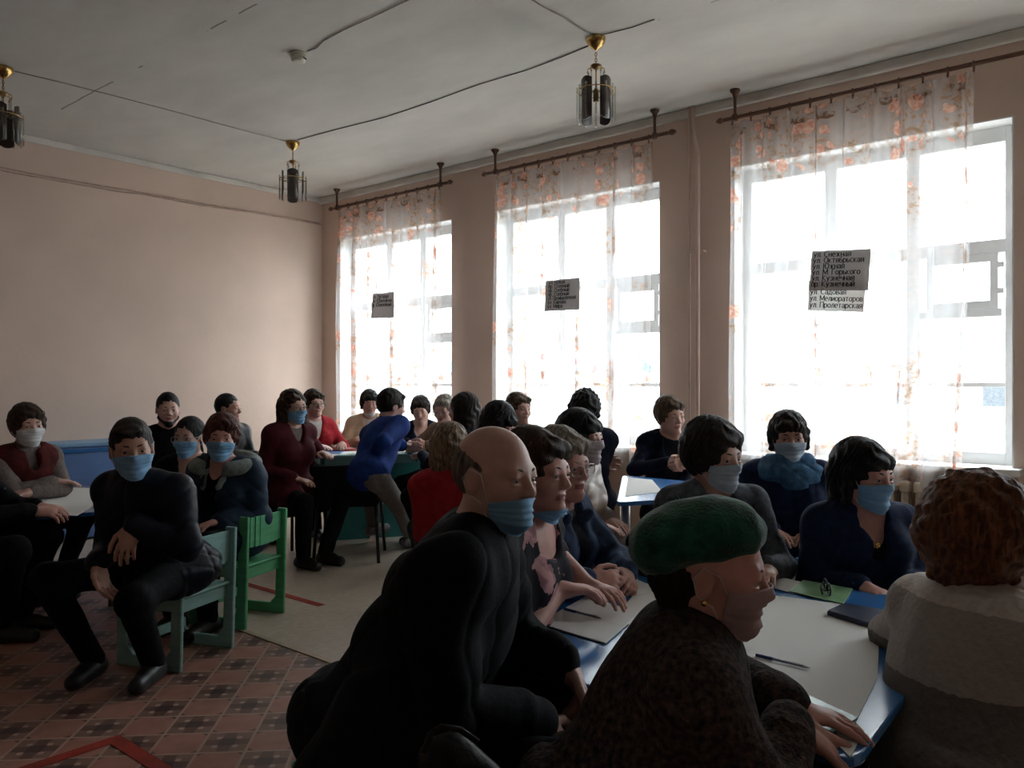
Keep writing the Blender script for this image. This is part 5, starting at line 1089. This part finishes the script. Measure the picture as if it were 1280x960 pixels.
# ------------------------------------------------------------------ people: left group
pA = person('woman in a burgundy vest and white mask with folded arms at the left table', (35, 533, 5.0), 18, 0, 2, body=25, seat=.36, lean=14, hs=1.04, build=1.12, hair=('pixie', 'hair_brown'), hair_big=.006, top=dict(name='sweater', mat='knit_grey', neck='turtle', t=.014), arms='fold', table=LT, reach=.33, mask=('mask_white',), bottom='cloth_black')
def vest(p, mat):
    # sleeveless padded vest over the sweater
    L = [xf(q, p['TM']) for q in (ell((0, .012, .12), (.200, .172, .19), .05), ell((0, .014, .33 * p['Ls']), (.190, .165, .18), .05), rc((-.10, .0, .44 * p['Ls']), (.10, .0, .44 * p['Ls']), .100, .100, .05), rc((0, .09, .55 * p['Ls']), (0, .20, .05), .035, .03, .01, 's'), rc((0, .0, .5 * p['Ls']), (0, .02, .64 * p['Ls']), .07, .08, .01, 's'))]
    sdf_obj('vest', L, p['h'], MAT(mat), p['root'], fold_noise(.005, 1.3), .02)
vest(pA, 'vest_red')
pB = person('man in a dark jacket and blue mask turned sideways on the mint chair', (165, 562, 3.55), 4, 4, 4, body=-42, seat=.345, lean=24, hs=1.06, fem=False, build=1.08, skin='tan', hair=('crop_front', 'hair_dark'), top=dict(name='jacket', mat='jacket_dark', t=.024, neck='crew', wr=.007, zip=1, skirt=.25), collar=('jacket_dark', 'ring'), mask=('mask_blue',), legs=None,
            arms={'L': dict(px=(168, 655, 3.42), tip=(155, 690, 3.36), n=(.3, -.3, -1), curl=.5, pole=(-.8, -.5, -.3)), 'R': dict(px=(122, 703, 3.40), tip=(133, 745, 3.36), n=(-1, 0, -.3), curl=.3, pole=(.5, -.8, -.4))}, legpos={'R': on_z(116, 824, .08), 'L': on_z(192, 828, .08), 'toe': on_z(120, 900, 0)})
kid_chair((1.93, 3.73, 0), yaw_dir((-.36, .93)), 'mint', 'mint green wooden chair with the masked man sitting sideways on it', w=.36, seat=.335)
pC = person('young bearded man in a black shirt by the blue chest', (210, 512, 6.0), 6, 4, 0, body=0, seat=.40, lean=4, fem=False, skin='fair', hair=('crop', 'hair_black'), top=dict(name='shirt', mat='cloth_black', neck='crew'), arms='lap')
sdf_obj('beard', [xf(q, pC['HM']) for q in (rc((-.055, .02, -.055), (0, .072, -.100), .022, .024, .02), rc((.055, .02, -.055), (0, .072, -.100), .022, .024, .02), ell((0, .082, -.097), (.026, .018, .020), .015), ell((0, .1, -.062), (.032, .03, .016), .01, 's'))], .006, MAT('hair_black'), pC['root'])
pD = person('woman with tied dark hair, glasses and a blue mask behind the masked man', (236, 547, 4.95), -28, 4, 0, body=-20, seat=.34, lean=10, hair=('tied', 'hair_black'), top=dict(name='jacket', mat='cloth_black', neck='open'), under=('blouse', 'knit_grey', 'v'), arms='table', table=LT, mask=('mask_blue',), glasses='steel')
pE = person('woman with auburn hair and a blue mask in a parka with grey lining', (277, 548, 4.5), -4, 2, -4, body=-35, seat=.345, lean=6, hs=1.02, build=1.08, skin='rosy', hair=('pixie', 'hair_auburn'), hair_big=.004, top=dict(name='parka', mat='jacket_teal', neck='open', t=.026, wr=.008, skirt=.5), under=('blouse', 'cloth_black', 'v'), hood='lining_grey', collar=('lining_grey', 'lapel'), arms='lap', mask=('mask_blue',))
kid_chair((2.46, 4.07, 0), yaw_dir((-.36, .93)), 'green', 'green wooden chair under the woman in the grey-lined parka', w=.34, seat=.335)
pF = person('man in a dark leather jacket with crossed arms looking right, far left wall side', (286, 511, 6.7), 62, 0, 0, body=40, seat=.42, lean=2, fem=False, skin='tan', hair=('crop', 'hair_black'), top=dict(name='jacket', mat='leather', neck='crew'), arms='cross')
pG = person('person in black at the left picture edge with hands joined on the blue table', (-42, 556, 4.15), 60, 0, 0, body=62, seat=.345, lean=12, fem=False, build=1.05, hair=('crop', 'hair_dark'), top=dict(name='jacket', mat='cloth_black', neck='crew', t=.022), table=LT, skin='rosy',
            arms={'L': dict(px=(44, 634, 4.30), tip=(80, 634, 4.32), n=(0, .3, -1), curl=.4, pole=(-1, -.3, -.6)), 'R': dict(px=(40, 640, 4.20), tip=(78, 640, 4.24), n=(-.5, .2, -1), curl=.6, pole=(1, -.3, -.6))})
sit_chair(pG, 'green', 'green wooden chair at the left picture edge under the person in black', dyaw=10)

# ------------------------------------------------------------------ people: far middle group
pH = person('woman in a burgundy coat with long brown hair, glasses and a blue mask', (367, 509, 5.95), 34, 4, 3, body=38, seat=.40, lean=8, hs=1.03, skin='fair', hair=('long', 'hair_brown'), top=dict(name='coat', mat='burgundy', neck='v', t=.026, vdepth=.36, skirt=.55), under=('sweater', 'knit_grey', 'crew'), arms={'L': dict(px=(398, 565, 6.25), f=(0, 1, -.1), curl=.3), 'R': 'lap'}, table=FT, mask=('mask_blue', -.010, -.112), glasses='dark_plastic')
office_chair((pH['hip'].x, pH['hip'].y, 0), pH['yaw'], 'black chair under the woman in the burgundy coat', seat=.38)
pI = person('woman in a red jacket and glasses beside the corner window', (393, 505, 7.1), 26, 2, 0, body=25, hs=.97, seat=.46, lean=8, hair=('pixie', 'hair_brown'), top=dict(name='jacket', mat='red', neck='v', vdepth=.30), under=('blouse', 'white_knit', 'turtle'), arms='table', table=FT, glasses='dark_plastic')
pJ = person('dark-haired woman in a cream jacket with a mask pulled under her chin', (462, 504, 7.6), 6, 8, 0, hs=.93, body=5, seat=.46, lean=10, hair=('bangs', 'hair_black'), top=dict(name='jacket', mat='cream', neck='v'), under=('blouse', 'white_knit', 'crew'), arms='table', table=FT, mask=('mask_white', -.082, -.135, False))
pK = person('man in a blue sweatshirt leaning over the teal table, hand on a chair back', (490, 508, 6.15), 112, 10, 0, body=122, seat=.53, lean=34, sidelean=-14, fem=False, build=1.0, hair=('crop_front', 'hair_dark'), hair_big=.006, top=dict(name='sweatshirt', mat='royal', neck='crew', t=.019, wr=.005), collar=('royal', 'ring'), bottom='grey_trouser', shoes='shoe_grey',
            arms={'L': dict(px=(513, 560, 6.75), f=(0, 1, 0), curl=.3), 'R': dict(px=(461, 574, 5.90), tip=(464, 600, 5.85), n=(0, 1, -.4), curl=.7, pole=(1, -.6, .2))}, legpos={'R': on_z(513, 672, .08), 'L': on_z(468, 664, .08), 'toe': on_z(540, 684, 0)})
ck = at(438, 600, 6.10); office_chair((ck.x, ck.y, 0), yaw_of(ck, 172), 'black upholstered chair of the man in the blue sweatshirt', seat=.45)
pL = person('dark-haired woman in a navy jacket looking down to write at the teal table', (526, 513, 7.35), -8, 16, 6, body=5, seat=.46, lean=16, hs=.97, hair=('pixie', 'hair_dark'), top=dict(name='jacket', mat='cloth_navy', neck='v'), under=('blouse', 'lilac', 'v'), arms='table', table=FT)
pM = person('grey-haired woman with glasses and a beige cardigan at the teal table', (555, 513, 6.75), -24, 10, 0, body=-45, seat=.46, lean=14, hs=.97, hair=('pixie', 'hair_gray'), top=dict(name='cardigan', mat='beige', neck='v'), under=('blouse', 'lilac', 'v'), arms='clasp', table=FT, glasses='steel')
pN = person('woman with long dark hair seen from behind, facing the corner window', (578, 513, 5.85), -118, 4, 0, body=-130, seat=.45, lean=8, hs=1.02, hair=('long', 'hair_dark'), top=dict(name='jacket', mat='cloth_navy', neck='crew'), arms='table', table=FT)
pO = person('dark-haired person bowing the head behind the bald man', (624, 531, 4.85), 70, 30, 0, body=95, seat=.40, lean=16, hair=('bangs', 'hair_black'), top=dict(name='sweater', mat='cloth_black', neck='crew'), arms='lap')
pP = person('short-haired woman in a beige cardigan and white turtleneck before the middle window', (649, 512, 6.2), 36, 0, 0, body=20, seat=.42, lean=6, hair=('pixie', 'hair_light'), top=dict(name='cardigan', mat='beige', neck='open'), under=('turtleneck', 'white_knit', 'turtle'), arms='lap')
pQ = person('ash blonde woman in a red top seen from behind', (562, 560, 4.2), 176, 0, 4, body=178, seat=.36, lean=6, hs=1.03, build=.86, hair=('bob', 'hair_blond'), top=dict(name='sweater', mat='red', neck='crew'), arms={k: dict(loc=(s * .06, .22, .60), f=(-s * .5, 1, -.1), pole=(s * .1, -.4, -1)) for k, s in (('L', -1), ('R', 1))})

# ------------------------------------------------------------------ people: by the middle window
pR = person('curly dark-haired person in a navy jacket turned towards the middle window', (730, 513, 5.45), -168, 6, 0, body=-178, seat=.44, lean=4, hair=('curly', 'hair_black'), top=dict(name='jacket', mat='cloth_navy', neck='crew', t=.022), arms='cross')
pS = person('woman in a taupe puffer coat and pale mask on the round-backed chair', (727, 548, 4.0), 62, 4, 0, body=70, seat=.40, lean=14, hs=1.06, hair=('bangs', 'hair_black'), hair_big=.004, top=dict(name='puffer_coat', mat='puffer', neck='crew', t=.034, puff=1, wr=.006, skirt=.5), collar=('puffer', 'ring'), arms='lap', mask=('mask_pale', .006, -.115))
bc = at(752, 655, 3.72); bentwood_chair((bc.x, bc.y, 0), yaw_of(bc, 120), 'black chair with a curved hoop back behind the woman in denim', seat=.40)
pT = person('fair-haired woman in a navy blazer at the blue table by the middle window', (838, 520, 5.45), 34, 6, 4, hs=1.04, body=10, seat=.44, lean=10, hair=('pixie', 'hair_light'), top=dict(name='blazer', mat='cloth_navy', neck='open', wr=.006), under=('blouse', 'jacket_dark', 'crew'), arms='clasp', table=ST, reach=.30)

# ------------------------------------------------------------------ people: foreground table
pU = person('woman in a navy hooded jacket with blue scarf and mask before the big window', (986, 548, 4.0), 8, 2, 2, body=5, seat=.38, lean=4, hs=1.02, skin='tan', hair=('bangs', 'hair_dark'), top=dict(name='jacket', mat='cloth_navy2', neck='crew', t=.024, wr=.006), scarf='scarf_blue', arms='lap', mask=('mask_pale_blue',))
pV = person('woman in a grey denim jacket with voluminous dark hair and a mask', (893, 571, 3.12), 50, 6, 2, body=18, seat=.36, lean=6, hs=1.06, hair=('pixie', 'hair_dark'), hair_big=.012, top=dict(name='denim_jacket', mat='denim_grey', neck='open', t=.020, wr=.006), under=('blouse', 'lilac', 'v'), collar=('denim_grey', 'flap'), arms='table', table=NT, reach=.28, mask=('mask_pale_blue',))
pW = person('woman with a dark bob, blue mask and gold pendant in a navy jacket', (1080, 595, 3.06), 52, 6, 0, body=25, seat=.36, lean=2, hs=1.07, skin='rosy', hair=('bob', 'hair_black'), top=dict(name='jacket', mat='cloth_navy2', neck='v', t=.022, vdepth=.25), under=('blouse', 'cloth_black', 'deepv'), arms='lap', mask=('mask_blue',))
pX = person('grey-blonde woman with glasses in a blue denim jacket, hands clasped on the table', (703, 582, 2.93), 48, 4, 2, body=60, seat=.36, lean=12, hs=1.03, skin='rosy', hair=('pixie', 'hair_gray'), hair_big=.003, top=dict(name='denim_jacket', mat='denim', neck='open', t=.023, wr=.007, zip=1), under=('blouse', 'jacket_dark', 'crew'), collar=('denim', 'flap'), table=NT, glasses='steel',
            arms={'L': dict(px=(781, 716, 2.86), f=(.75, .6, -.1), n=(.4, -.4, -.6), curl=1.0, pole=(-1, -.2, -.5)), 'R': dict(px=(733, 728, 2.72), f=(-.55, .7, .1), n=(-.5, -.3, -.5), curl=1.0, pole=(1, -.2, -.5))})
pY = person('woman in a black blouse with pink flowers behind the bald man', (671, 592, 2.40), 58, 2, 0, body=68, seat=.35, lean=12, hs=1.02, skin='rosy', hair=('pixie', 'hair_brown'), top=dict(name='floral_blouse', mat='floral', neck='scoop', t=.015, sleeve=.58, wr=.004), table=NT, mask=('mask_blue', -.088, -.140, False),
            arms={'L': dict(px=(735, 733, 2.60), f=(.4, 1, 0), curl=.5, pole=(-1, -.2, -.5)), 'R': dict(px=(697, 738, 2.38), f=(-.6, .8, 0), curl=.5, pole=(1, -.2, -.5))})
pZ = person('bald man in a black jacket with a blue mask under his nose', (620, 597, 1.90), 52, 2, -2, body=78, seat=.36, lean=24, hs=1.0, fem=False, build=1.3, skin='fair', hair=('bald', 'hair_stubble'), top=dict(name='jacket', mat='cloth_black', neck='crew', t=.034, wr=.009, skirt=.3), collar=('cloth_black', 'ring'), table=NT, mask=('mask_blue', -.034, -.128),
            arms={'L': dict(px=(706, 828, 1.95), tip=(728, 868, 1.95), n=(.3, -.4, -.8), curl=.7, pole=(-.8, -.4, -.6)), 'R': dict(px=(668, 905, 1.80), tip=(696, 935, 1.82), n=(-.5, .4, -.8), curl=.9, pole=(.8, -.6, -.5))})
pBe = person('elderly woman in a green beret, dark tweed coat and thin mask', (893, 714, 1.60), 84, 8, 2, body=96, seat=.34, lean=22, hs=1.0, build=1.12, skin='rosy', hair=('nape', 'hair_dark'), top=dict(name='tweed_coat', mat='tweed', neck='crew', t=.030, wr=.006, skirt=.4), collar=('tweed', 'ring'), beret='beret', mask=('mask_pink', .0, -.122), table=NT,
            arms={'L': dict(px=(985, 885, 1.70), f=(.2, 1, -.12), curl=.25, pole=(-1, -.3, -.2)), 'R': dict(px=(985, 905, 1.60), tip=(1040, 940, 1.58), n=(0, 0, -1), curl=.25, pole=(1, -.5, -.2))})
HMb = pBe['HM']; e = lathe('earring', [(.0, -.006), (.0055, -.003), (.0062, .0), (.0055, .003), (.0, .006)], MAT('gold'), pBe['root'], n=14); e.matrix_basis = HMb @ Matrix.Translation((.083, -.004, -.042)) @ Matrix.Rotation(PI / 2, 4, 'Y')
pRt = person('woman with bushy chestnut hair in a banded off-white sweater at the right picture edge', (1238, 680, 1.92), 112, 6, 0, body=140, seat=.34, lean=10, hs=1.04, build=1.25, skin='rosy', hair=('curly', 'hair_chestnut'), hair_big=.022, top=dict(name='sweater', mat='banded', neck='crew', t=.024, wr=.005), arms={'L': dict(px=(1196, 775, 2.30), f=(.5, .9, 0), curl=.4, pole=(-1, 0, -.8)), 'R': 'table'}, table=NT, mask=('mask_pale',))
def pendant(p):
    TM, Ls = p['TM'], p['Ls']; c = empty('necklace', (0, 0, 0)); c.parent = p['root']
    pts = [TM @ V3(v) for v in ((-.055, .035, .50 * Ls), (-.045, .085, .455 * Ls), (-.02, .122, .405 * Ls), (0, .134, .385 * Ls), (.02, .122, .405 * Ls), (.045, .085, .455 * Ls), (.055, .035, .50 * Ls))]
    tube('chain', pts, .0012, MAT('gold'), p['root'], 5)
    o = lathe('pendant', [(.001, -.003), (.011, -.002), (.012, 0), (.011, .002), (.001, .003)], MAT('gold'), p['root'], n=16); o.matrix_basis = TM @ Matrix.Translation((0, .137, .370 * Ls)) @ Matrix.Rotation(PI / 2, 4, 'X')
    bpy.data.objects.remove(c)
pendant(pW)
sit_chair(pW, 'chair_blue', 'blue wooden chair under the woman with the pendant', dyaw=0); cb = sit_chair(pV, 'chair_blue', 'blue wooden chair under the woman in grey denim')
sit_chair(pZ, 'green', 'low green wooden chair under the bald man', dyaw=10, tall=.47); sit_chair(pBe, 'green', 'low green wooden chair under the woman in the green beret', tall=.44)

# --- clothes hung behind the bald man
dc = at(520, 900, 1.72)
coat = empty('draped_coat', (dc.x, dc.y, 0)); tag(coat, 'black coat draped over the chair back behind the bald man', 'coat')
lc_ = lambda px, py, D: at(px, py, D) - V3((dc.x, dc.y, 0))
sdf_obj('cloth', [rc(lc_(520, 872, 1.74), lc_(462, 880, 1.74), .075, .055, .08), rc(lc_(470, 900, 1.70), lc_(430, 990, 1.66), .085, .09, .08), rc(lc_(540, 930, 1.72), lc_(520, 1080, 1.66), .12, .13, .1), rc(lc_(440, 1000, 1.66), lc_(470, 1150, 1.66), .11, .12, .1)], .008, MAT('cloth_black'), coat, fold_noise(.0035, 2.0), .02)
lb = at(572, 962, 1.50); bag = empty('leather_bag', (lb.x, lb.y, 0)); tag(bag, 'black leather bag in front of the draped coat at the bottom edge', 'bag')
lq = lambda px, py, D: at(px, py, D) - V3((lb.x, lb.y, 0))
sdf_obj('bag_body', [rc(lq(560, 955, 1.5), lq(600, 985, 1.5), .055, .05, .05), rc(lq(555, 1050, 1.5), lq(600, 1060, 1.5), .075, .075, .06)], .006, MAT('leather'), bag, fold_noise(.006, 3.0, 1.4), .012)
tube('strap', [lq(530, 940, 1.45), lq(538, 918, 1.45), lq(552, 908, 1.46), lq(575, 912, 1.47), lq(598, 928, 1.47)], .006, MAT('leather'), bag)

# ------------------------------------------------------------------ light, sky and camera
w = bpy.data.worlds.new('overcast'); SC.world = w; w.use_nodes = True; nt = w.node_tree; bg = nt.nodes['Background']
tc = N(nt, 'ShaderNodeTexCoord'); no = N(nt, 'ShaderNodeTexNoise', Scale=1.6, Detail=4.); nt.links.new(tc.outputs['Generated'], no.inputs['Vector'])
nt.links.new(mixc(nt, no.outputs[0], (.86, .93, 1.0), (.94, .97, 1.0)), bg.inputs[0]); sz = N(nt, 'ShaderNodeSeparateXYZ'); nt.links.new(tc.outputs['Generated'], sz.inputs[0]); nt.links.new(math_n(nt, 'MULTIPLY', math_n(nt, 'ADD', 1., math_n(nt, 'MULTIPLY', math_n(nt, 'MAXIMUM', sz.outputs[2], 0.), 2.)), SKY / 3), bg.inputs[1])
for a, b in OPEN:
    ld = bpy.data.lights.new('daylight_portal', 'AREA'); ld.shape = 'RECTANGLE'; ld.size = b - a; ld.size_y = HEAD - SILL; ld.cycles.is_portal = True
    lo = bpy.data.objects.new('daylight_portal', ld); COL.objects.link(lo); lo.matrix_world = Matrix.Translation((WIN_X + .32, (a + b) / 2, (SILL + HEAD) / 2)) @ Matrix(((0, 0, 1, 0), (1, 0, 0, 0), (0, 1, 0, 0), (0, 0, 0, 1)))
cam = bpy.data.cameras.new('camera'); cam.sensor_width = 36; cam.lens = F_PX / 1280 * 36; cam.clip_start = .05; cam.clip_end = 300; cam.shift_y = (HORIZON - 480) / 1280
co = bpy.data.objects.new('camera', cam); COL.objects.link(co); co.location = (0, 0, CAM_H); co.rotation_euler = (PI / 2, 0, -YAW); SC.camera = co
vs = SC.view_settings; vs.view_transform = 'Standard'; vs.look = 'None'; vs.gamma = 1; vs.use_curve_mapping = False; vs.exposure = EXPO
SC.display_settings.display_device = 'sRGB'
SC.cycles.use_denoising = True; SC.cycles.max_bounces = 8; SC.cycles.diffuse_bounces = 5; SC.cycles.transparent_max_bounces = 16; SC.cycles.sample_clamp_indirect = 8
